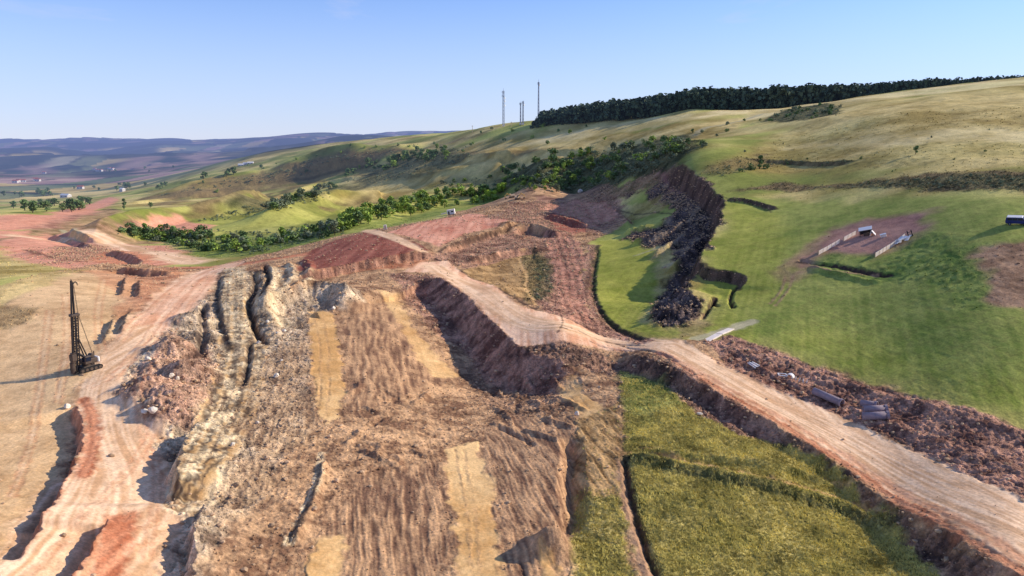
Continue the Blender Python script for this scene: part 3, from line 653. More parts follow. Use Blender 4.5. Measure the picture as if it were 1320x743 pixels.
nt.links.new(veil.outputs[2], bg.inputs['Color']); nt.links.new(bg.outputs[0], wo.inputs['Surface'])
cd = bpy.data.cameras.new('camera'); cd.sensor_width = 36; cd.lens = 36*FPX/IW; cd.clip_start = 1; cd.clip_end = 90000
cam = bpy.data.objects.new('camera', cd); COL.objects.link(cam); cam.location = (0, 0, CAMZ); cam.rotation_euler = (math.pi/2-PITCH, 0, 0); sc.camera = cam
sc.view_settings.view_transform = 'Standard'; sc.view_settings.look = 'None'; sc.view_settings.exposure = 0
sc.cycles.max_bounces = 4; sc.cycles.diffuse_bounces = 2; sc.cycles.transparent_max_bounces = 4
# ------------------------------------------------------------------ things: helpers
from mathutils import Matrix, Vector
def pmat(name, col, rough=.7, var=.18, scale=1.5, metal=0., rand=0., spec=.3):
    m, nt = new_mat(name); L = nt.links
    tc = N(nt, 'ShaderNodeTexCoord'); n1 = N(nt, 'ShaderNodeTexNoise', Scale=scale, Detail=4.); L.new(tc.outputs['Object'], n1.inputs['Vector'])
    r = N(nt, 'ShaderNodeMapRange'); r.inputs['From Min'].default_value = .3; r.inputs['From Max'].default_value = .7; r.inputs['To Min'].default_value = 1-var; r.inputs['To Max'].default_value = 1+var; L.new(n1.outputs['Fac'], r.inputs['Value'])
    fac = r.outputs[0]
    if rand:
        oi = N(nt, 'ShaderNodeObjectInfo'); r2 = N(nt, 'ShaderNodeMapRange'); r2.inputs['To Min'].default_value = 1-rand; r2.inputs['To Max'].default_value = 1+rand; L.new(oi.outputs['Random'], r2.inputs['Value'])
        mu = N(nt, 'ShaderNodeMath', operation='MULTIPLY'); L.new(fac, mu.inputs[0]); L.new(r2.outputs[0], mu.inputs[1]); fac = mu.outputs[0]
    c = N(nt, 'ShaderNodeVectorMath', operation='SCALE'); c.inputs[0].default_value = tuple(lin(col)); L.new(fac, c.inputs['Scale'])
    b = N(nt, 'ShaderNodeBsdfPrincipled'); b.inputs['Roughness'].default_value = rough; b.inputs['Metallic'].default_value = metal; b.inputs['Specular IOR Level'].default_value = spec
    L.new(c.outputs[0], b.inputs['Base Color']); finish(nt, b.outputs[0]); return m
M = {
 'leaf_dark': pmat('dark_leaves', (110,130,80), .8, .35, 2.5, rand=.25, spec=.1), 'leaf_mid': pmat('green_leaves', (142,162,76), .8, .35, 2.5, rand=.25, spec=.1),
 'leaf_light': pmat('light_leaves', (168,186,70), .8, .3, 2.5, rand=.15, spec=.1), 'leaf_grey': pmat('grey_leaves', (124,132,102), .8, .3, 2.5, rand=.25, spec=.1),
 'wood_leaf': pmat('forest_leaves', (76,90,70), .85, .4, .22, spec=.1), 'bark': pmat('bark', (86,70,56), .9),
 'rock': pmat('limestone', (226,210,188), .9, .2, 1.2), 'stone': pmat('broken_stone', (190,156,122), .95, .4, .35, spec=.1),
 'concrete': pmat('concrete', (150,132,136), .85, .15, 2.), 'concrete_in': pmat('concrete_shade', (120,106,104), .9),
 'white': pmat('white_paint', (232,226,220), .5, .06), 'pale': pmat('pale_board', (244,226,208), .7, .12), 'steel': pmat('galvanised_steel', (120,124,140), .5, .1, metal=.3),
 'black': pmat('black_steel', (46,42,44), .55, .2), 'dark': pmat('worn_steel', (84,70,60), .6, .25), 'rubber': pmat('rubber', (36,34,34), .9), 'yellow': pmat('machine_yellow', (204,160,84), .6, .2),
 'tan': pmat('dusty_machine', (214,186,150), .8, .2), 'blue': pmat('blue_car_paint', (34,44,104), .3, .05, spec=.5), 'glass': pmat('dark_glass', (34,40,54), .12, .02, spec=.6), 'roof': pmat('red_tiles', (160,92,74), .8), 'wall': pmat('house_wall', (208,200,190), .8, .05), 'grass': pmat('grass_blades', (214,196,112), .9, .5, .25, spec=.05), 'timber': pmat('timber', (190,164,132), .85),
 'lamp': pmat('lamp_glass', (236,234,220), .2, .02), 'red': pmat('red_lamp', (170,30,26), .3, .02),
}
class MB:
    def __init__(s): s.v = []; s.f = []
    def add(s, v, f):
        n = len(s.v); s.v += [tuple(q) for q in v]; s.f += [tuple(n+i for i in q) for q in f]; return s
    def box(s, c, d, rot=None, bev=0.0, top=(1, 1)):
        x, y, z = d[0]/2, d[1]/2, d[2]/2; tx, ty = top
        if bev > 0:
            b = bev; ring = lambda zz, k, q: [((sx*(x-b*(1-k2))*q[0]), (sy*(y-b*k2)*q[1]), zz) for sx, sy, k2 in ((1,-1,1),(1,-1,0),(1,1,0),(1,1,1),(-1,1,1),(-1,1,0),(-1,-1,0),(-1,-1,1))]
            def rg(zz, ins, q): 
                X_, Y_ = (x-ins)*q[0], (y-ins)*q[1]; bb = max(b-ins*.5, b*.3)
                return [(X_-bb,-Y_,zz),(X_,-Y_+bb,zz),(X_,Y_-bb,zz),(X_-bb,Y_,zz),(-X_+bb,Y_,zz),(-X_,Y_-bb,zz),(-X_,-Y_+bb,zz),(-X_+bb,-Y_,zz)]
            R_ = [rg(-z, b*.7, (1,1)), rg(-z+b, 0, (1,1)), rg(z-b, 0, top), rg(z, b*.7, top)]
            v = [p for r_ in R_ for p in r_]; f = [tuple(range(7,-1,-1)), tuple(range(24,32))]
            for k in range(3):
                for i in range(8): f.append((k*8+i, k*8+(i+1)%8, (k+1)*8+(i+1)%8, (k+1)*8+i))
        else:
            v = [(-x,-y,-z),(x,-y,-z),(x,y,-z),(-x,y,-z),(-x*tx,-y*ty,z),(x*tx,-y*ty,z),(x*tx,y*ty,z),(-x*tx,y*ty,z)]
            f = [(3,2,1,0),(4,5,6,7),(0,1,5,4),(1,2,6,5),(2,3,7,6),(3,0,4,7)]
        m = Matrix.Translation(Vector(c)) @ (rot.to_4x4() if rot else Matrix.Identity(4))
        return s.add([m @ Vector(p) for p in v], f)
    def tube(s, p, q, r0, r1=None, n=10, caps=True):
        r1 = r0 if r1 is None else r1; p, q = Vector(p), Vector(q); d = (q-p).normalized()
        a = d.orthogonal().normalized(); b = d.cross(a)
        v = [p+(a*math.cos(6.28318*i/n)+b*math.sin(6.28318*i/n))*r0 for i in range(n)] + [q+(a*math.cos(6.28318*i/n)+b*math.sin(6.28318*i/n))*r1 for i in range(n)]
        f = [(i, (i+1)%n, n+(i+1)%n, n+i) for i in range(n)]
        if caps: f += [tuple(range(n-1,-1,-1)), tuple(range(n, 2*n))]
        return s.add(v, f)
    def ring(s, p, q, ro, ri, n=20):
        """an open pipe"""
        p, q = Vector(p), Vector(q); d = (q-p).normalized(); a = d.orthogonal().normalized(); b = d.cross(a)
        u = [a*math.cos(6.28318*i/n)+b*math.sin(6.28318*i/n) for i in range(n)]
        v = [p+c*ro for c in u]+[q+c*ro for c in u]+[p+c*ri for c in u]+[q+c*ri for c in u]; f = []
        for i in range(n):
            j = (i+1)%n; f += [(i,j,n+j,n+i),(2*n+j,2*n+i,3*n+i,3*n+j),(j,i,2*n+i,2*n+j),(n+i,n+j,3*n+j,3*n+i)]
        return s.add(v, f)
    def prism(s, prof, y0, y1):
        """outline in x, z drawn along y"""
        n = len(prof); v = [(x, y0, z) for x, z in prof]+[(x, y1, z) for x, z in prof]
        return s.add(v, [tuple(range(n)), tuple(range(2*n-1, n-1, -1))]+[((i+1)%n, i, n+i, n+(i+1)%n) for i in range(n)])
    def mesh(s, name, mat, smooth=False):
        me = bpy.data.meshes.new(name); me.from_pydata(s.v, [], s.f); me.materials.append(mat)
        if smooth: me.polygons.foreach_set('use_smooth', np.ones(len(me.polygons), bool))
        me.update(); return me
    def build(s, name, mat, parent=None, smooth=False, **kw):
        o = bpy.data.objects.new(name, s.mesh(name, mat, smooth)); COL.objects.link(o); o.parent = parent
        for k, q in kw.items(): o[k] = q
        return o
def tag(o, label, cat, group=None):
    o['label'] = label; o['category'] = cat
    if group: o['group'] = group
    return o
def normal(x, y, d=2.0):
    return Vector((ground(x-d, y)-ground(x+d, y), ground(x, y-d)-ground(x, y+d), 2*d)).normalized()
def pose(x, y, heading, lift=0.0, tilt=1.0, d=2.0):
    """standing on the slope; heading = direction of local +x"""
    n_ = (normal(x, y, d)*tilt + Vector((0, 0, 1-tilt))).normalized(); xa = Vector((math.cos(heading), math.sin(heading), 0)); xa = (xa-n_*xa.dot(n_)).normalized(); ya = n_.cross(xa)
    m = Matrix((xa, ya, n_)).transposed().to_4x4(); m.translation = Vector((x, y, ground(x, y)+lift)); return m
def thing(name, label, cat, mat=None, loc=(0, 0, 0), group=None):
    o = bpy.data.objects.new(name, None); COL.objects.link(o); o.empty_display_size = .5
    if mat is not None: o.matrix_world = mat
    else: o.location = loc
    return tag(o, label, cat, group)
def copy_tree(o, parent=None):
    kids = [k for k in o.children]; c = o.copy(); COL.objects.link(c); c.parent = parent
    for k in kids: copy_tree(k, c)
    return c

# ------------------------------------------------------------------ trees and bushes
def crown_mesh(name, mat, seed, n, w, h0, lobes, leaf):
    r_ = np.random.default_rng(seed); mb_v = []; mb_f = []
    L = []
    for _ in range(lobes):
        a = r_.uniform(0, 6.283); q = r_.uniform(0, 1)**.6; z = h0+(1-h0)*r_.uniform(.12, .86)
        k = math.sqrt(max(.12, 1-((z-h0-(1-h0)*.42)/((1-h0)*.62))**2))
        L.append((math.cos(a)*q*w*.36*k, math.sin(a)*q*w*.36*k, z, r_.uniform(.13, .24)*w*1.15))
    for i in range(n):
        cx, cy, cz, rad = L[r_.integers(lobes)]
        d = r_.normal(size=3); d /= np.linalg.norm(d); p = np.array([cx, cy, cz])+d*rad*r_.uniform(.55, 1.08)*np.array([1, 1, .85])
        nn = d+r_.normal(size=3)*.55; nn /= np.linalg.norm(nn); a = np.cross(nn, r_.normal(size=3)); a /= np.linalg.norm(a); b = np.cross(nn, a)
        s_ = leaf*r_.uniform(.6, 1.4); k = len(mb_v)
        for e, g_ in ((-1,-.6),(.2,-1),(1,.3),(.1,1),(-.9,.5)): mb_v.append(tuple(p+a*e*s_*r_.uniform(.7, 1.2)+b*g_*s_*r_.uniform(.7, 1.2)))
        mb_f.append(tuple(range(k, k+5)))
    me = bpy.data.meshes.new(name); me.from_pydata(mb_v, [], mb_f); me.materials.append(mat); me.update(); return me
def trunk_mesh(seed):
    r_ = np.random.default_rng(seed); m = MB(); m.tube((0,0,-.06), (.01,.0,.3), .035, .026, 7); m.tube((.01,0,.28), (.0,.02,.6), .026, .012, 6)
    for k in range(4):
        a = k*1.57+r_.uniform(0, 1); m.tube((.01,0,.24+.07*k), (math.cos(a)*.2, math.sin(a)*.2, .5+.07*k), .014, .005, 5)
    return m.mesh('trunk', M['bark'])
TRUNKS = [trunk_mesh(k) for k in range(2)]
CROWN = {}
for key in ('leaf_dark', 'leaf_mid', 'leaf_light', 'leaf_grey'):
    CROWN[key] = [crown_mesh('crown', M[key], 100+k, 420, w_, .14, 9, .05) for k, w_ in enumerate((.85, 1.0, .72))]
    CROWN['b_'+key] = [crown_mesh('bush', M[key], 200+k, 260, w_, -.05, 7, .075) for k, w_ in enumerate((1.3, 1.6, 1.05))]
POPLAR = crown_mesh('crown', M['leaf_dark'], 300, 520, .42, .08, 12, .04)
def tree_at(x, y, h, key, label, group=None, crown=None, sink=0., wide=1.0, cat='tree', name='tree'):
    o = thing(name, label, cat, loc=(x, y, ground(x, y)-sink*h), group=group); o.rotation_euler = (0, 0, random.uniform(0, 6.28)); o.scale = (h*wide, h*wide, h)
    for nm, me in (('crown', crown or random.choice(CROWN[key])), ('trunk', random.choice(TRUNKS))):
        c_ = bpy.data.objects.new(nm, me); COL.objects.link(c_); c_.parent = o
    return o
def bush_at(x, y, h, key, label, group=None, wide=1.0):
    o = bpy.data.objects.new('bush', random.choice(CROWN['b_'+key])); COL.objects.link(o); o.location = (x, y, ground(x, y)-.08*h); o.rotation_euler = (0, 0, random.uniform(0, 6.28)); o.scale = (h*wide, h*wide, h)
    return tag(o, label, 'bush', group)
def in_poly(P_, u, v):
    c = False
    for (a, b), (c_, d) in zip(P_, P_[1:]+P_[:1]):
        if (b > v) != (d > v) and u < (c_-a)*(v-b)/(d-b)+a: c = not c
    return c
def scatter(s, n):
    """ground points spread over an outlined patch of land"""
    P_ = pts(s); us = [p[0] for p in P_]; vs = [p[1] for p in P_]; out = []
    while len(out) < n:
        u, v = random.uniform(min(us), max(us)), random.uniform(min(vs), max(vs))
        if in_poly(P_, u, v): out.append(hit(u, v))
    return out
def mixbush(s, n, h0, h1, keys, ptree, lt, lb, gt, gb):
    for x, y in scatter(s, n):
        k = random.choice(keys); h = random.uniform(h0, h1)*1.02
        if random.random() < ptree: tree_at(x, y, h*random.uniform(1.1, 1.6), k, lt, gt, wide=random.uniform(.9, 1.35))
        else: bush_at(x, y, h, k, lb, gb, random.uniform(1., 1.7))
mixbush('150,300 200,296 260,304 300,312 340,308 400,296 440,290 445,302 400,312 330,326 270,326 200,314', 140, 3, 5.5, ['leaf_dark','leaf_dark','leaf_mid','leaf_grey'], .35,
  'dark green tree in the wooded valley strip beside the pale haul road bend', 'dark green bush in the thicket between the pink quarry patch and the saddle', 'trees in the valley strip left of the red fill', 'bushes in the valley strip left of the red fill')
mixbush('440,298 470,290 520,282 560,270 600,266 640,260 652,250 640,244 600,248 560,252 520,262 470,276 440,288', 96, 3.5, 6.5, ['leaf_mid','leaf_dark','leaf_mid'], .5,
  'green tree in the dense row directly behind the red fill', 'green bush in the dense row directly behind the red fill', 'trees in the row behind the red fill', 'bushes in the row behind the red fill')
for x, y in scatter('628,262 650,252 652,246 636,246 625,254', 7): tree_at(x, y, random.uniform(6, 8), 'leaf_light', 'bright yellow green tree at the right end of the row behind the red fill', 'bright green trees')
mixbush('440,232 480,224 540,212 580,204 596,192 560,192 520,200 470,214 440,224', 52, 4, 7, ['leaf_dark','leaf_dark','leaf_mid'], .5,
  'dark tree in the long hedge across the middle hillside', 'dark bush in the long hedge across the middle hillside', 'hedge trees on the middle hillside', 'hedge bushes on the middle hillside')
mixbush('335,276 380,262 430,247 440,240 420,240 370,254 330,268', 28, 4, 6.5, ['leaf_dark','leaf_grey'], .4,
  'dark tree in the lower hedge line above the quarry patch', 'dark bush in the lower hedge line above the quarry patch', 'lower hedge trees', 'lower hedge bushes')
mixbush('650,218 720,200 800,190 880,178 896,190 860,206 800,228 770,240 700,246 640,234', 120, 3, 6, ['leaf_dark','leaf_grey','leaf_dark','leaf_mid'], .35,
  'dark tree on the shaded scrub slope between the towers and the landslip', 'dark bush on the shaded scrub slope between the towers and the landslip', 'trees on the shaded scrub slope', 'bushes on the shaded scrub slope')
mixbush('560,238 640,224 720,236 740,248 680,248 600,244', 24, 2, 4, ['leaf_grey','leaf_dark','leaf_mid'], .2,
  'small tree on the open slope above the row behind the red fill', 'small bush on the open slope above the row behind the red fill', 'small trees above the row', 'small bushes above the row')
for x, y in scatter('985,158 1010,142 1050,136 1084,138 1082,149 1040,154', 26): bush_at(x, y, random.uniform(1.8, 3.4), random.choice(['leaf_dark','leaf_grey']), 'dark bush on the scrubby hump at the crest of the right hill', 'bushes on the crest hump', 1.2)
mixbush('840,186 880,172 940,160 985,150 990,158 930,176 900,196', 14, 1.6, 3, ['leaf_dark','leaf_grey'], .2,
  'small tree on the dry shoulder above the landslip', 'small bush on the dry shoulder above the landslip', 'small trees above the landslip', 'small bushes above the landslip')
for u, v in ((408,202),(440,198),(470,191),(485,190),(513,188),(528,190),(620,172),(634,167),(660,170),(686,178),(706,186),(720,170),(735,172),(650,182),(560,186),(545,196),(597,196),(607,188),(700,164),(755,164),(780,180),(830,186),(690,207),(610,186),(575,206),(452,188),(300,222),(320,214),(356,212),(382,206),(395,222),(262,236),(280,248)):
    x, y = hit(u, v); bush_at(x, y, random.uniform(2.6, 4.6), random.choice(['leaf_dark','leaf_mid']), 'lone bush scattered on the open grassy hillside below the towers', 'lone bushes on the hillside')
for u, v in ((1015,212),(1040,206),(1060,214),(1110,205),(1230,206),(1270,196),(1150,222),(1250,228),(1290,236),(1120,236),(1200,178),(1275,168),(1010,186),(960,196)):
    x, y = hit(u, v); bush_at(x, y, random.uniform(.7, 1.4), random.choice(['leaf_grey','leaf_dark']), 'low bush dotted over the dry grass of the right hill', 'low bushes on the right hill')
x, y = hit(979, 218); tree_at(x, y, 7.5, 'leaf_dark', 'tall dark tree at the end of the field bank above the landslip', crown=POPLAR, wide=1.2)
for u, v, h, q in ((968,219,3.4,'dark bush left of the tall tree at the end of the field bank'),(987,218,3.0,'dark bush right of the tall tree at the end of the field bank'),(955,222,2.2,'small low bush farthest left of the tall tree on the field bank')):
    x, y = hit(u, v); bush_at(x, y, h, 'leaf_dark', q)
x, y = hit(1180, 199); tree_at(x, y, 3.6, 'leaf_dark', 'lone round tree with a long shadow on the right hill slope')
x, y = hit(576, 256); tree_at(x, y, 11, 'leaf_dark', 'largest dark tree rising above the row behind the red fill')
x, y = hit(160, 270); tree_at(x, y, 12, 'leaf_mid', 'tall slim tree beside the red earth ridge on the left', crown=POPLAR)
x, y = hit(194, 268); tree_at(x, y, 6, 'leaf_dark', 'lone dark tree on the hillock above the quarry patch')
for s, n in (('0,276 90,274 130,268 120,262 40,264 0,266', 22), ('0,256 60,254 150,246 200,240 200,237 120,242 0,250', 24), ('170,252 230,240 330,222 340,218 240,232 180,244', 8), ('90,226 200,224 230,216 120,220', 8)):
    for x, y in scatter(s, n): tree_at(x, y, random.uniform(7, 11), 'leaf_dark', 'small dark tree in the tree lines of the far valley floor', 'far valley trees', wide=1.3)
# the wood on the skyline: one mass
def woodland():
    r_ = np.random.default_rng(5); V = []; F = []; base = [crown_mesh('crown', M['wood_leaf'], 400+k, 150, .9, .05, 9, .085) for k in range(4)]
    dat = []
    for me in base:
        c_ = np.empty(len(me.vertices)*3); me.vertices.foreach_get('co', c_); dat.append((c_.reshape(-1, 3), [tuple(p.vertices) for p in me.polygons]))
    us = [684, 700, 760, 840, 900, 1000, 1080, 1200, 1320, 1400]; vb = [160, 159, 158, 153, 147, 142, 131, 119, 109, 102]; hs = [6, 13, 18, 19, 19, 20, 16, 11, 7, 6]; rs = [800, 800, 780, 750, 720, 716, 736, 756, 786, 800]
    off = 0
    for row in range(6):
        u = 686+row*3
        while u < 1400:
            a, t = ray(u, float(np.interp(u, us, vb))); r = np.interp(u, us, rs)+row*8+r_.uniform(-3, 3); h = np.interp(u, us, hs)*r_.uniform(.88, 1.12)
            x, y = r*math.sin(a), r*math.cos(a); z = ground(x, y); c_, f_ = dat[r_.integers(4)]; q = r_.uniform(0, 6.28); s_ = h*r_.uniform(.75, 1.05)
            P_ = np.stack([(c_[:,0]*math.cos(q)-c_[:,1]*math.sin(q))*s_+x, (c_[:,0]*math.sin(q)+c_[:,1]*math.cos(q))*s_+y, c_[:,2]*h+z-.5], 1)
            V.append(P_); F += [tuple(i+off for i in g_) for g_ in f_]; off += len(P_)
            u += r_.uniform(5, 9)
    me = bpy.data.meshes.new('woodland'); me.from_pydata(np.concatenate(V).tolist(), [], F); me.materials.append(M['wood_leaf']); me.update()
    o = bpy.data.objects.new('woodland', me); COL.objects.link(o); o['kind'] = 'stuff'; tag(o, 'long dark wood along the skyline of the right hill', 'wood')
woodland()

def scrub(areas):
    """low shrubs nobody could count, over the gullied slopes"""
    r_ = np.random.default_rng(41); pr = []
    for k_ in range(5):
        me = crown_mesh('shrub', M['leaf_grey'], 500+k_, 46, 1.5, -.05, 5, .13); c_ = np.empty(len(me.vertices)*3); me.vertices.foreach_get('co', c_); pr.append(c_.reshape(-1, 3))
    V = []
    for a_, n_, h0, h1 in areas:
        for x, y in scatter(a_, n_):
            c_ = pr[r_.integers(5)]; q = r_.uniform(0, 6.28); h = h0+(h1-h0)*r_.random()**2; w_ = h*r_.uniform(.9, 1.6)
            V.append(np.stack([(c_[:,0]*math.cos(q)-c_[:,1]*math.sin(q))*w_+x, (c_[:,0]*math.sin(q)+c_[:,1]*math.cos(q))*w_+y, c_[:,2]*h+ground(x, y)], 1))
    co = np.concatenate(V); nf = len(co)//5; me = bpy.data.meshes.new('scrub'); me.from_pydata(co.tolist(), [], np.arange(nf*5).reshape(-1, 5).tolist()); me.materials.append(M['leaf_grey']); me.update()
    o = bpy.data.objects.new('scrub', me); COL.objects.link(o); o['kind'] = 'stuff'; tag(o, 'low grey green scrub covering the gullied slopes', 'scrub')
scrub((('640,236 700,206 800,192 890,178 896,188 860,212 790,240 700,250', 650, .8, 2.6), ('440,234 520,206 600,188 612,200 560,222 480,238', 260, .8, 2.4), ('150,302 200,292 330,300 440,288 446,302 330,328 210,316', 260, .8, 2.4),
 ('250,288 330,262 425,246 430,256 380,268 300,284', 160, .8, 2.4), ('560,238 640,224 640,242 560,248', 90, .6, 1.8), ('985,158 1010,142 1050,136 1084,138 1082,149 1040,154', 90, .5, 1.6), ('940,246 1090,238 1180,230 1326,225 1440,226 1440,248 1326,247 1200,244 1090,243', 420, .25, .8), ('190,256 262,246 332,236 420,222 400,214 300,230', 120, .8, 2.6), ('335,230 462,204 540,194 540,186 400,206', 120, .8, 2.6), ('900,226 960,206 1090,206 1090,212 985,216 930,230', 70, .3, 1.), ('690,330 714,334 718,360 706,390 688,384', 60, .3, .9)))

# ------------------------------------------------------------------ loose stones and grass
def rock_proto(seed, n=1):
    r_ = np.random.default_rng(seed); import bmesh
    bm = bmesh.new(); bmesh.ops.create_icosphere(bm, subdivisions=n, radius=.5)
    pl = [(Vector(r_.normal(size=3)).normalized(), r_.uniform(.26, .42)) for _ in range(9)]
    for v_ in bm.verts:
        p = v_.co
        for n_, d_ in pl:
            e = p.dot(n_)-d_
            if e > 0: p = p-n_*e
        v_.co = p+Vector(r_.normal(size=3))*.015
    v = [tuple(q.co) for q in bm.verts]; f = [tuple(w_.index for w_ in q.verts) for q in bm.faces]; bm.free(); return np.array(v), f
def stones(count):
    r_ = np.random.default_rng(21); pr = [rock_proto(k) for k in range(6)]
    wgt = RK*(RG < 480)*(RG**2)*(np.gradient(RR)/RR)[:,None]; fl = np.cumsum(wgt.ravel()/wgt.sum()); idx = np.searchsorted(fl, r_.random(count))
    V = []; F = []; off = 0
    for i in idx:
        k, j = divmod(int(min(i, NR*NA-1)), NA); x, y, z = X[k,j]+r_.uniform(-.2, .2), Y[k,j]+r_.uniform(-.2, .2), H[k,j]
        s_ = .16+.9*r_.random()**6+.1*RR[k]/200+.5*max(0, RR[k]/400-.5); c_, f_ = pr[r_.integers(6)]; q = r_.uniform(0, 6.28); sx, sy, sz = s_*r_.uniform(.8, 1.3), s_*r_.uniform(.7, 1.1), s_*r_.uniform(.5, .9)
        V.append(np.stack([(c_[:,0]*sx*math.cos(q)-c_[:,1]*sy*math.sin(q))+x, (c_[:,0]*sx*math.sin(q)+c_[:,1]*sy*math.cos(q))+y, c_[:,2]*sz+z+sz*.15], 1))
        F += [tuple(t_+off for t_ in g_) for g_ in f_]; off += len(c_)
    me = bpy.data.meshes.new('loose_stones'); me.from_pydata(np.concatenate(V).tolist(), [], F); me.materials.append(M['stone']); me.update()
    o = bpy.data.objects.new('loose_stones', me); COL.objects.link(o); o['kind'] = 'stuff'; tag(o, 'loose broken stones strewn over the dug ground', 'stones')
stones(22000)
def grass(count):
    r_ = np.random.default_rng(22); wgt = np.clip(GR-.35, 0, 1)*(RG < 190)*(RG**2)*(np.gradient(RR)/RR)[:,None]; fl = np.cumsum(wgt.ravel()/wgt.sum())
    idx = np.minimum(np.searchsorted(fl, r_.random(count)), NR*NA-1); k, j = idx//NA, idx%NA
    x = X[k,j]+r_.uniform(-.15, .15, count); y = Y[k,j]+r_.uniform(-.15, .15, count); z = H[k,j]-.05
    V = []; nb = 4
    for b in range(nb):
        a = r_.uniform(0, 6.283, count); w_ = r_.uniform(.03, .07, count); h = r_.uniform(.18, .46, count); l = r_.uniform(-.22, .22, (2, count)); ox, oy = r_.uniform(-.12, .12, (2, count))
        V += [np.stack([x+ox-np.cos(a)*w_, y+oy-np.sin(a)*w_, z], 1), np.stack([x+ox+np.cos(a)*w_, y+oy+np.sin(a)*w_, z], 1), np.stack([x+ox+l[0], y+oy+l[1], z+h], 1)]
    co = np.stack(V, 1).reshape(-1, 3).astype(np.float32); nt_ = len(co)//3
    me = bpy.data.meshes.new('grass'); me.vertices.add(len(co)); me.vertices.foreach_set('co', co.ravel()); me.loops.add(nt_*3); me.loops.foreach_set('vertex_index', np.arange(nt_*3, dtype=np.int32)); me.polygons.add(nt_); me.polygons.foreach_set('loop_start', np.arange(0, nt_*3, 3, dtype=np.int32)); me.update(calc_edges=True); me.materials.append(M['grass'])
    o = bpy.data.objects.new('grass', me); COL.objects.link(o); o['kind'] = 'stuff'; tag(o, 'tall dry meadow grass in front of the road', 'grass')
grass(27000)
def clods(count):
    """lumps of earth in the colour of the ground they lie on"""
    r_ = np.random.default_rng(31); wgt = (np.clip(AL*2.2+AF*1.5-.2, 0, .6)*(1-RD)*(RG < 460)*(RG > 60))*(RG**2)*(np.gradient(RR)/RR)[:,None]*np.clip(130/RG, .25, 1.3); fl = np.cumsum(wgt.ravel()/wgt.sum())
    idx = np.minimum(np.searchsorted(fl, r_.random(count)), NR*NA-1); k, j = idx//NA, idx%NA; pr = [rock_proto(70+q) for q in range(5)]; nv = len(pr[0][0])
    B = np.stack([q[0] for q in pr]); FA = np.array(pr[0][1]); s_ = (.1+.34*r_.random(count)**3)*(.55+.45*RR[k]/110); a = r_.uniform(0, 6.283, count); q = B[r_.integers(5, size=count)]
    sx, sy, sz = [s_*r_.uniform(*t_, count) for t_ in ((.8, 1.4), (.7, 1.1), (.55, 1.0))]; ca_, sa = np.cos(a)[:,None], np.sin(a)[:,None]; qx, qy = q[:,:,0]*sx[:,None], q[:,:,1]*sy[:,None]
    co = np.stack([qx*ca_-qy*sa+(X[k,j]+r_.uniform(-.2, .2, count))[:,None], qx*sa+qy*ca_+(Y[k,j]+r_.uniform(-.2, .2, count))[:,None], q[:,:,2]*sz[:,None]+(H[k,j]+sz*.12)[:,None]], 2).reshape(-1, 3).astype(np.float32)
    li = (FA[None]+np.arange(count)[:,None,None]*nv).reshape(-1).astype(np.int32); nf = len(li)//3
    me = bpy.data.meshes.new('earth_clods'); me.vertices.add(len(co)); me.vertices.foreach_set('co', co.ravel()); me.loops.add(len(li)); me.loops.foreach_set('vertex_index', li); me.polygons.add(nf); me.polygons.foreach_set('loop_start', np.arange(0, nf*3, 3, dtype=np.int32)); me.update(calc_edges=True)
    at = me.color_attributes.new('Col', 'FLOAT_COLOR', 'POINT'); rgba = np.full((count, nv, 4), .4, np.float32); rgba[:,:,:3] = (C3[k,j]*r_.uniform(.8, 1.25, (count, 1)))[:,None,:]; at.data.foreach_set('color', rgba.ravel()); me.materials.append(M_GROUND)
    o = bpy.data.objects.new('earth_clods', me); COL.objects.link(o); o['kind'] = 'stuff'; tag(o, 'clods of earth lying over the dug ground and berms', 'clods')
clods(75000)
BOULDERS = ((191,464,1.5,'white boulder on the left flank of the pink rubble heap'),(221,486,1.3,'white boulder in the middle of the pink rubble heap, left of a pair'),(229,489,1.2,'white boulder in the middle of the pink rubble heap, right of a pair'),
 (198,532,1.9,'large white boulder at the foot of the rubble heap, nearest the shadow'),(186,533,1.5,'flat white boulder on the road beside the large one at the rubble foot'),(334,443,1.2,'pale boulder right of the layered rock band'),(356,486,1.4,'lone white boulder casting a shadow on the brown slope'),
 (366,428,1.3,'pale block nearest the start of the tan strip'),(358,430,1.0,'pale block left of the one at the tan strip'),(363,466,.9,'small pale stone above the lone white boulder'),(332,546,.8,'small pale stone near the bottom of the layered rock'),(87,526,1.4,'pale boulder at the top of the long dark trench'),
 (902,535,1.1,'white stone on the grass edge below the road'),(748,249,5.0,'big white rock at the back of the landslip'),(430,399,1.6,'grey white block beside the dark rock heap'),(744,535,1.2,'pale stone at the foot of the short tan patch'),(345,416,1.1,'pale stone left of the blocks by the tan strip'),(300,575,1.0,'pale stone on the lower layered rock'))
import bmesh
for k, (u, v, s_, lb) in enumerate(BOULDERS):
    s_ *= .8; c_, f_ = rock_proto(50+k, 3); x, y = hit(u, v); mb = MB().add([(p[0]*s_*1.25, p[1]*s_, p[2]*s_*.9) for p in c_], f_); o = mb.build('boulder', M['rock']); o.location = (x, y, ground(x, y)+.28*s_); o.rotation_euler = (0, 0, k*1.3); tag(o, lb, 'boulder')

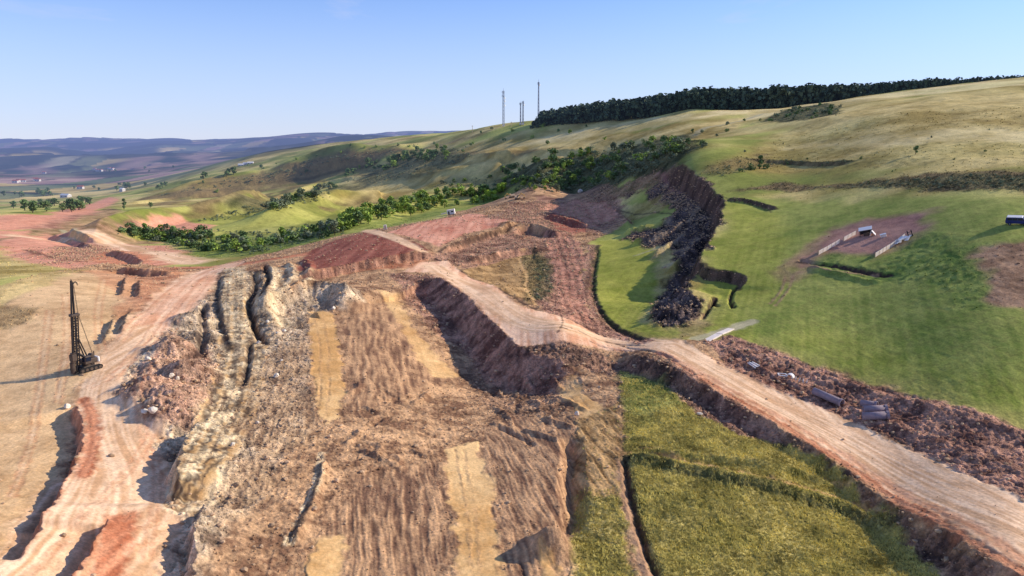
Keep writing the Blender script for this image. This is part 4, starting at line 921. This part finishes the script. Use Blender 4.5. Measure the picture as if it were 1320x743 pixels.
# ------------------------------------------------------------------ drilling rig
def rig():
    x, y = hit(112, 477); a, t1 = ray(101, 357); r0 = math.hypot(x, y); h = (CAMZ+t1*r0)-ground(x, y); z0 = ground(x, y)
    t = thing('drilling_rig', 'tall black crawler drilling rig with a raised mast on the ochre clay', 'drilling rig', loc=(x, y, z0))
    RH = R(62); t.rotation_euler = (0, 0, RH)
    # tracks
    for sy in (-1, 1):
        m = MB(); n = 24; prof = []
        for i in range(n):
            q = 6.28318*i/n; prof.append(((1.9 if math.cos(q) > 0 else -1.9)+.45*math.cos(q), .47+.45*math.sin(q)))
        m.prism(prof, sy*1.35-.32, sy*1.35+.32); tr = m.build('track', M['rubber'], t)
        m = MB()
        for i in range(5): m.tube((-1.8+.9*i, sy*1.35-.36, .47), (-1.8+.9*i, sy*1.35+.36, .47), .3, n=14)
        m.build('roller', M['dark'], tr)
    MB().box((0,0,.75), (2.4,2.3,.5), bev=.08).tube((0,0,1), (0,0,1.25), .8, n=20).build('undercarriage', M['dark'], t)
    MB().box((.5,0,1.85), (2.7,2.0,1.0), bev=.12).build('engine_housing', M['dark'], t)
    MB().box((2.1,0,1.8), (.5,2.0,1.1), bev=.15).build('counterweight', M['white'], t)
    cb = MB().box((-.4,-1.15,2.35), (1.4,.95,1.6), bev=.1, top=(.9,.95)).build('cab', M['dark'], t)
    MB().box((-1.16,-1.15,2.55), (.05,.8,.9)).box((-.4,-1.66,2.55), (1.0,.05,.8)).build('window', M['glass'], cb)
    lean = .08; Lx, Ly = math.cos(RH), -math.sin(RH)
    def P_(s_, dx=0., dy=0.): return (-1.9+dx+Lx*lean*s_*h, dy+Ly*lean*s_*h, s_*h)
    m = MB()
    for dy in (-.34, .34):
        for dx in (-.3, .3): m.tube(P_(.03, dx, dy), P_(.62, dx, dy), .13, n=6)
    for i in range(22):
        s0, s1 = .03+.59*i/22, .03+.59*(i+1)/22; k = 1 if i % 2 else -1
        for dx in (-.3, .3): m.tube(P_(s0, dx, -.34*k), P_(s1, dx, .34*k), .05, n=5)
        for dy in (-.34, .34): m.tube(P_(s0, -.3*k, dy), P_(s1, .3*k, dy), .05, n=5)
    m.build('mast', M['black'], t)
    m = MB().tube(P_(.02, -.75), P_(.6, -.75), .2, n=12).tube(P_(.56, -.75), P_(.985, -.62), .16, n=10).tube(P_(.6, -.2), P_(.97, -.4), .2, .17, n=8).tube(P_(.97,-.4), P_(1.0,-.62), .1, .05, n=6); m.build('kelly_bar', M['black'], t)
    MB().box(P_(.62, -.2), (1.7,1.0,.5), bev=.08).build('mast_head', M['dark'], t)
    m = MB().tube(P_(.94,-.4), P_(.965,.2), .1, n=8).tube(P_(.965,.2), P_(.95,.55), .1, n=8).tube(P_(.95,.55), P_(.925,.62), .08, n=8); m.build('hook_arm', M['black'], t)
    MB().box(P_(.17, -.75), (1.0,1.1,1.3), bev=.1).tube(P_(.12,-.75), P_(.22,-.75), .5, n=14).build('rotary_drive', M['dark'], t)
    m = MB().tube((-2.65,0,.05), (-2.65,0,2.2), .5, n=16)
    m.build('auger', M['dark'], t)
    m = MB()
    for dy in (-.55, .55): m.tube((.2,dy,2.4), P_(.36, .3, dy*.6), .13, n=8).tube((.2,dy,2.4), P_(.2, .3, dy*.6), .17, n=8)
    m.build('backstay', M['black'], t)
    m = MB()
    for dy in (-.1, .1): m.tube((1.6,dy,2.5), P_(.62, .55, dy), .03, n=4).tube(P_(.62,.55,dy), P_(.97,-.2,dy), .03, n=4)
    m.build('cable', M['black'], t)
    m = MB().tube((1.2,-.55,2.75), (1.2,.55,2.75), .38, n=16); m.build('winch', M['dark'], t)
    MB().tube((2.2,.7,2.4), (2.2,.7,3.2), .1, n=8).build('exhaust', M['black'], t)
rig()

# ------------------------------------------------------------------ pipes and odds and ends beside the road
def seg(u0, v0, u1, v1):
    p, q = Vector(hit(u0, v0)+(0,)), Vector(hit(u1, v1)+(0,)); return (p+q)/2, (q-p).length, math.atan2(q.y-p.y, q.x-p.x)
def pipe(u0, v0, u1, v1, rad, label, lift=0., group=None, L_=None):
    rad *= 1.12
    c_, L, hd = seg(u0, v0, u1, v1); L = L_ or L; t = thing('concrete_pipe', label, 'pipe', pose(c_.x, c_.y, hd, rad+lift-.08), group=group)
    MB().ring((-L/2,0,0), (L/2-.25,0,0), rad, rad-.13, 24).build('barrel', M['concrete'], t, True)
    for p in t.children: p.data.polygons.foreach_set('use_smooth', [abs(f.normal.x) < .5 for f in p.data.polygons])
    MB().ring((L/2-.42,0,0), (L/2,0,0), rad+.09, rad-.06, 24).build('socket', M['concrete'], t)
pipe(1049, 509, 1085, 524, .62, 'single long grey concrete pipe lying by itself at the road edge')
pipe(1111, 542, 1146, 541, .62, 'front pipe of the three grey concrete pipes lying together')
pipe(1112, 533, 1143, 532.5, .58, 'middle pipe of the three grey concrete pipes lying together')
pipe(1109, 525.5, 1131, 525, .55, 'rear and shortest pipe of the three concrete pipes lying together')
def lay(u, v, hd, lift=0.): x, y = hit(u, v); return pose(x, y, hd, lift)
t = thing('post_bundle', 'small bundle of white posts lying on the rubble berm', 'posts', lay(971.5, 472, R(-68), .25))
for k in range(4): MB().box((0, -.55+.36*k, .12*(k%2)), (2.6-.2*k,.16,.16), Matrix.Rotation(R(3*k-4), 3, 'Z')).build('post', M['white'], t)
t = thing('window_frame', 'white rectangular frame lying flat on the rubble berm', 'frame', lay(1008.5, 485, R(-8), .3))
MB().box((0,.62,0), (1.7,.18,.14)).box((0,-.62,0), (1.7,.18,.14)).box((.77,0,0), (.18,1.06,.14)).box((-.77,0,0), (.18,1.06,.14)).build('rail', M['white'], t)
m = MB(); n = 8
prof = [(.75*math.cos(math.pi*i/n), .75*math.sin(math.pi*i/n)) for i in range(n+1)]+[(.62*math.cos(math.pi*i/n), .62*math.sin(math.pi*i/n)) for i in range(n, -1, -1)]
o = m.prism(prof, -.5, .5).build('arched_panel', M['white']); o.matrix_world = lay(1018.5, 487, R(-40), .1); tag(o, 'white arched panel right beside the flat rectangular frame', 'panel')
t = thing('stake_rack', 'row of short white stakes between the arched panel and the long pipe', 'stakes', lay(1030, 493, R(-32), .1))
for k in range(5): MB().box((-1.4+.7*k,0,.4), (.14,.12,.85), Matrix.Rotation(R(8*(k%3)-8), 3, 'Y')).build('stake', M['white'], t)
MB().box((0,.12,.35), (3.2,.08,.1)).build('rail', M['timber'], t)
c_, L, hd = seg(910, 439, 943, 424); t = thing('concrete_slab', 'pale cracked concrete slab at the top of the right berm', 'slab', pose(c_.x, c_.y, hd, .18))
for k in range(2): MB().box((-L*.25+L*.5*k, 0, .03*k), (L*.48,1.7,.34), Matrix.Rotation(R(4*k-2), 3, 'Y'), bev=.05).build('slab_half', M['pale'], t)

# ------------------------------------------------------------------ the fenced plot on the field
def fence_row(u0, v0, u1, v1, n, label, miss=()):
    a, b = Vector(hit(u0, v0)), Vector(hit(u1, v1)); t = thing('board_fence', label, 'fence', loc=(a.x, a.y, ground(a.x, a.y)))
    d = (b-a)/n; hd = math.atan2(d.y, d.x); L = d.length
    for k in range(n+1):
        p = a+d*k; MB().box((p.x-a.x, p.y-a.y, ground(p.x, p.y)-ground(a.x, a.y)+.6), (.14,.14,1.4), Matrix.Rotation(hd, 3, 'Z')).build('post', M['timber'], t)
    for k in range(n):
        if k in miss: continue
        p, q = a+d*k, a+d*(k+1); z0, z1 = ground(p.x, p.y)-ground(a.x, a.y), ground(q.x, q.y)-ground(a.x, a.y); m = MB(); nx, ny = -math.sin(hd)*.05, math.cos(hd)*.05
        for r_ in range(4):
            lo, hi = .08+.3*r_, .35+.3*r_; P0, Q0 = (p-a)+d*.03, (q-a)-d*.03
            v = [(P0.x-nx,P0.y-ny,z0+lo),(Q0.x-nx,Q0.y-ny,z1+lo),(Q0.x-nx,Q0.y-ny,z1+hi),(P0.x-nx,P0.y-ny,z0+hi),(P0.x+nx,P0.y+ny,z0+lo),(Q0.x+nx,Q0.y+ny,z1+lo),(Q0.x+nx,Q0.y+ny,z1+hi),(P0.x+nx,P0.y+ny,z0+hi)]
            m.add(v, [(0,1,2,3),(7,6,5,4),(4,5,1,0),(5,6,2,1),(6,7,3,2),(7,4,0,3)])
        m.build('panel', M['pale'], t)
fence_row(1055, 329, 1103, 303, 9, 'left pale board fence of the bare purple plot', (5,))
fence_row(1128, 332, 1166, 307, 8, 'right pale board fence of the bare purple plot')
t = thing('panel_pile', 'heap of white boards at the upper end of the right fence', 'boards', lay(1163, 312, R(20), .1))
r_ = np.random.default_rng(4)
for k in range(7): MB().box((r_.uniform(-2, 2.4), r_.uniform(-.8, .8), .15+.12*k), (r_.uniform(2, 3.2), r_.uniform(.7, 1.2), .09), Matrix.Rotation(r_.uniform(-.6, .6), 3, 'Z') @ Matrix.Rotation(r_.uniform(-.25, .25), 3, 'X')).build('board', M['white'], t)
a_ = -ray(1118, 300)[0]
t = thing('field_shelter', 'small open shelter with a white roof on the bare plot', 'shelter', lay(1117, 303.5, a_, 0))
MB().box((0,0,2.1), (3.6,2.6,.14), Matrix.Rotation(R(5), 3, 'X')).build('roof', M['white'], t)
for sx in (-1, 1):
    for sy in (-1, 1): MB().box((sx*1.65, sy*1.1, 1.02), (.12,.12,2.05)).build('post', M['black'], t)
MB().box((0,1.1,1.0), (3.2,.06,1.9)).build('back_wall', M['black'], t); MB().box((.1,-.4,.45), (1.6,.7,.9), bev=.05).build('counter', M['dark'], t)
t = thing('folding_screen', 'white folded boards leaning at the right of the shelter', 'boards', lay(1124.5, 303.5, a_, 0))
MB().box((-.3,0,.8), (.1,1.5,1.7), Matrix.Rotation(R(25), 3, 'Y')).build('board', M['white'], t); MB().box((.5,0,.75), (.1,1.5,1.6), Matrix.Rotation(R(-28), 3, 'Y')).build('board', M['white'], t)
t = thing('crate', 'white box on the ground between the shelter and the right fence', 'box', lay(1139, 305.5, a_+.3, 0)); MB().box((0,0,.4), (1.5,.9,.8), bev=.06).build('body', M['pale'], t); MB().box((0,0,.84), (1.6,1.0,.08)).build('lid', M['white'], t)
t = thing('gate_post', 'dark post pair at the far end of the right fence', 'post', lay(1174, 305, a_, 0)); MB().box((-.5,0,.9), (.25,.25,1.9)).box((.5,0,.9), (.25,.25,1.9)).build('post', M['black'], t); MB().box((0,.02,1.3), (.75,.1,.14)).build('rail', M['dark'], t)

# ------------------------------------------------------------------ van
a_ = -ray(1311, 287)[0]
t = thing('van', 'dark blue van with a white roof parked on the green field at the right edge', 'van', lay(1311.5, 289.3, a_-.06, 0))
prof = [(-2.45,.45),(-2.5,1.0),(-2.42,1.75),(-2.3,2.0),(1.05,2.0),(1.75,1.25),(2.4,1.1),(2.55,.8),(2.5,.42)]
body = MB().prism(prof, -.95, .95).build('body', M['blue'], t)
MB().prism([(-2.3,2.002),(-2.22,2.1),(.95,2.1),(1.06,2.002)], -.9, .9).build('roof', M['white'], t)
for sy in (-1, 1):
    for x0, x1 in ((-2.1,-1.1),(-1.0,.0),(.12,.95)): MB().prism([(x0,1.3),(x0,1.85),(x1-(.05 if x1 < .5 else .0),1.85),(x1+(.0 if x1 < .5 else .35),1.3)], sy*.955-.01, sy*.955+.01).build('window', M['glass'], body)
    for xx in (-1.55, 1.6):
        wh = MB().tube((xx,sy*.97-.1,.36), (xx,sy*.97+.1,.36), .36, n=20).build('wheel', M['rubber'], t); MB().tube((xx,sy*1.075-.01,.36), (xx,sy*1.075+.012,.36), .2, n=14).build('rim', M['steel'], wh)
    MB().box((2.53,sy*.68,.85), (.08,.34,.2)).build('headlight', M['lamp'], t); MB().box((-2.5,sy*.8,1.0), (.06,.18,.4)).build('tail_light', M['red'], t)
MB().add([(1.1,-.8,1.95),(1.1,.8,1.95),(1.74,.85,1.3),(1.74,-.85,1.3)], [(3,2,1,0)]).build('windscreen', M['glass'], body).location = (.03, 0, .03)
MB().box((2.56,0,.55), (.12,1.9,.22), bev=.04).build('bumper', M['black'], t)

# ------------------------------------------------------------------ cabins and machines on the ridge
a_ = -ray(582, 275)[0]
t = thing('site_cabin', 'white site cabin at the far edge of the red fill terrace', 'cabin', lay(582, 276.5, a_-.2, 0))
bd = MB().box((0,0,1.5), (4.6,2.4,2.7), bev=.06).build('wall', M['white'], t); MB().box((0,0,2.9), (4.8,2.6,.12)).build('roof', M['pale'], t)
MB().box((-1.2,-1.22,1.15), (.9,.05,1.9)).build('door', M['dark'], t); MB().box((.9,-1.22,1.7), (1.3,.05,.8)).build('window', M['glass'], t); MB().box((0,0,.08), (4.2,2.0,.2)).build('skid', M['black'], t)
x, y = hit(572, 276.5); t = thing('board_stack', 'low pale stack of boards left of the white site cabin', 'boards', pose(x, y, a_, 0))
for k in range(3): MB().box((.1*k,0,.2+.25*k), (3.6-.3*k,1.4,.22)).build('board', M['pale'], t)
t = thing('portable_toilet', 'small white portable toilet at the head of the pale strip across the red fill', 'toilet', lay(497, 296, -ray(497, 296)[0], 0))
MB().box((0,0,1.05), (1.5,1.3,2.1), bev=.06).build('wall', M['white'], t); MB().box((0,0,2.16), (1.56,1.36,.12), top=(.8,.8)).build('roof', M['pale'], t); MB().box((0,-.67,1.05), (.9,.04,1.8)).build('door', M['tan'], t)
def excavator(u, v, hd, label):
    t = thing('excavator', label, 'excavator', lay(u, v, hd, 0))
    for sy in (-1, 1):
        prof = [((1.3 if math.cos(6.283*i/20) > 0 else -1.3)+.4*math.cos(6.283*i/20), .42+.4*math.sin(6.283*i/20)) for i in range(20)]
        MB().prism(prof, sy*1.0-.28, sy*1.0+.28).build('track', M['dark'], t)
    MB().box((-.5,0,1.45), (2.6,2.3,1.0), bev=.1).tube((0,0,.6), (0,0,1.0), .6).build('house', M['tan'], t)
    cb = MB().box((.55,-.65,2.1), (1.3,1.0,1.6), bev=.08, top=(.85,.95)).build('cab', M['tan'], t); MB().box((1.14,-.65,2.3), (.06,.8,.8)).box((.5,-1.16,2.3), (.8,.05,.7)).build('window', M['glass'], cb)
    b = MB().box((2.0,.2,2.9), (3.0,.4,.5), Matrix.Rotation(R(-42), 3, 'Y')).box((3.7,.2,3.1), (2.0,.36,.42), Matrix.Rotation(R(38), 3, 'Y')).build('boom', M['yellow'], t)
    MB().box((4.7,.2,1.7), (.32,.3,2.4), Matrix.Rotation(R(12), 3, 'Y')).build('arm', M['yellow'], t)
    MB().prism([(4.0,.9),(5.0,.9),(4.9,.2),(4.4,0),(4.05,.3)], -.3, .7).build('bucket', M['dark'], t)
excavator(660, 255, R(200), 'left dusty excavator on top of the violet spoil heap')
excavator(667.5, 257, R(-20), 'right dusty excavator on top of the violet spoil heap')

# ------------------------------------------------------------------ masts on the skyline
def lattice(u, vb, vt, w0, w1, label, ant, name='radio_mast'):
    x, y = hit(u, vb); r0 = math.hypot(x, y); z0 = ground(x, y); h = CAMZ+ray(u, vt)[1]*r0-z0
    t = thing(name, label, 'mast', loc=(x, y, z0)); m = MB(); nseg = int(h/4)
    def P_(k, s_): w_ = w0+(w1-w0)*s_; a = k*2.0944+.4; return (math.cos(a)*w_, math.sin(a)*w_, s_*h*.93)
    for k in range(3): m.tube(P_(k, -.02), P_(k, 1), .26, .2, n=6)
    m.build('leg_frame', M['steel'], t); m = MB()
    for i in range(nseg):
        for k in range(3):
            a, b = i/nseg, (i+1)/nseg; m.tube(P_(k, a), P_((k+1)%3, b), .11, n=4).tube(P_(k, b), P_((k+1)%3, b), .1, n=4)
    m.build('bracing', M['steel'], t)
    MB().tube((0,0,h*.92), (0,0,h), .22, .1, n=6).build('spire', M['steel'], t)
    for z, q in ant:
        if q == 'd': MB().tube((w1+.2,-.6,z*h), (w1+.9,-.9,z*h), 1.0, .9, n=16).build('dish', M['white'], t)
        else:
            for k in range(3): a = k*2.0944+1.2; MB().box((math.cos(a)*(w1+.6), math.sin(a)*(w1+.6), z*h), (.5,.5,2.6)).build('antenna', M['white'], t)
    MB().box((0,-1.8,1.0), (2.6,2.0,2.0)).build('hut', M['pale'], t)
lattice(649, 163, 114, 1.3, 1.0, 'leftmost tall lattice mast with antennas on the skyline', ((.9,'a'),(.8,'a'),(.66,'d'),(.74,'d'),(.55,'d')))
lattice(671, 161, 131, .7, .55, 'left mast of the short close pair on the skyline', ((.9,'a'),))
lattice(674.2, 161, 129, .7, .55, 'right mast of the short close pair on the skyline', ((.9,'a'),(.8,'d')))
lattice(694, 159, 102, .95, .5, 'tallest slender mast at the left end of the wood', ((.9,'a'),(.86,'d')))
for u, vb, vt, lb in ((609,171,162,'thin wooden pole on the skyline left of the masts'),(659,164,157,'short thin pole on the skyline between the masts')):
    x, y = hit(u, vb); h = CAMZ+ray(u, vt)[1]*math.hypot(x, y)-ground(x, y); t = thing('utility_pole', lb, 'pole', loc=(x, y, ground(x, y)))
    MB().tube((0,0,-.5), (0,0,h), .3, .22, n=8).build('shaft', M['timber'], t); MB().box((0,0,h-.8), (2.6,.25,.25)).build('crossarm', M['timber'], t)

# ------------------------------------------------------------------ houses and sheds in the far valley
def house(u, v, w_, d_, h_, label, group=None, shed=False):
    x, y = hit(u, v); t = thing('farm_shed' if shed else 'house', label, 'shed' if shed else 'house', loc=(x, y, ground(x, y)-.5), group=group); t.rotation_euler = (0, 0, random.uniform(-.5, .5))
    MB().box((0,0,h_/2), (w_,d_,h_)).build('wall', M['wall'], t); rf = h_+d_*.32
    m = MB(); m.add([(-w_/2-.4,-d_/2-.5,h_+.02),(w_/2+.4,-d_/2-.5,h_+.02),(w_/2+.4,d_/2+.5,h_+.02),(-w_/2-.4,d_/2+.5,h_+.02),(-w_/2-.4,0,rf),(w_/2+.4,0,rf)], [(0,1,5,4),(2,3,4,5),(3,0,4),(1,2,5),(3,2,1,0)])
    m.build('roof', M['white'] if shed else M['roof'], t)
    for k in (-.28, .28): MB().box((w_*k,-d_/2-.03,h_*.55), (w_*.16,.1,h_*.35)).build('window', M['glass'], t)
for u, v in ((122,219),(126,221),(130,221),(141,218),(145,219),(57,224),(49,234),(46,233),(24,235),(30,235),(20,236),(104,244)): house(u, v, 12, 9, 6, 'tiny white house of the hamlets on the far valley side', 'far valley houses')
house(85, 254.5, 18, 8, 4, 'long white shed on the far valley floor', shed=True)
house(158, 247, 7, 6, 4.5, 'white barn standing alone where the hillside meets the far valley', shed=True)
for k, (u, v, lb) in enumerate(((311,214,'nearest of three long white sheds on the shoulder of the left ridge'),(317,212.5,'middle of three long white sheds on the shoulder of the left ridge'),(323,211.5,'farthest right of three long white sheds on the shoulder of the left ridge'))): house(u, v, 9, 5, 2.6, lb, shed=True)
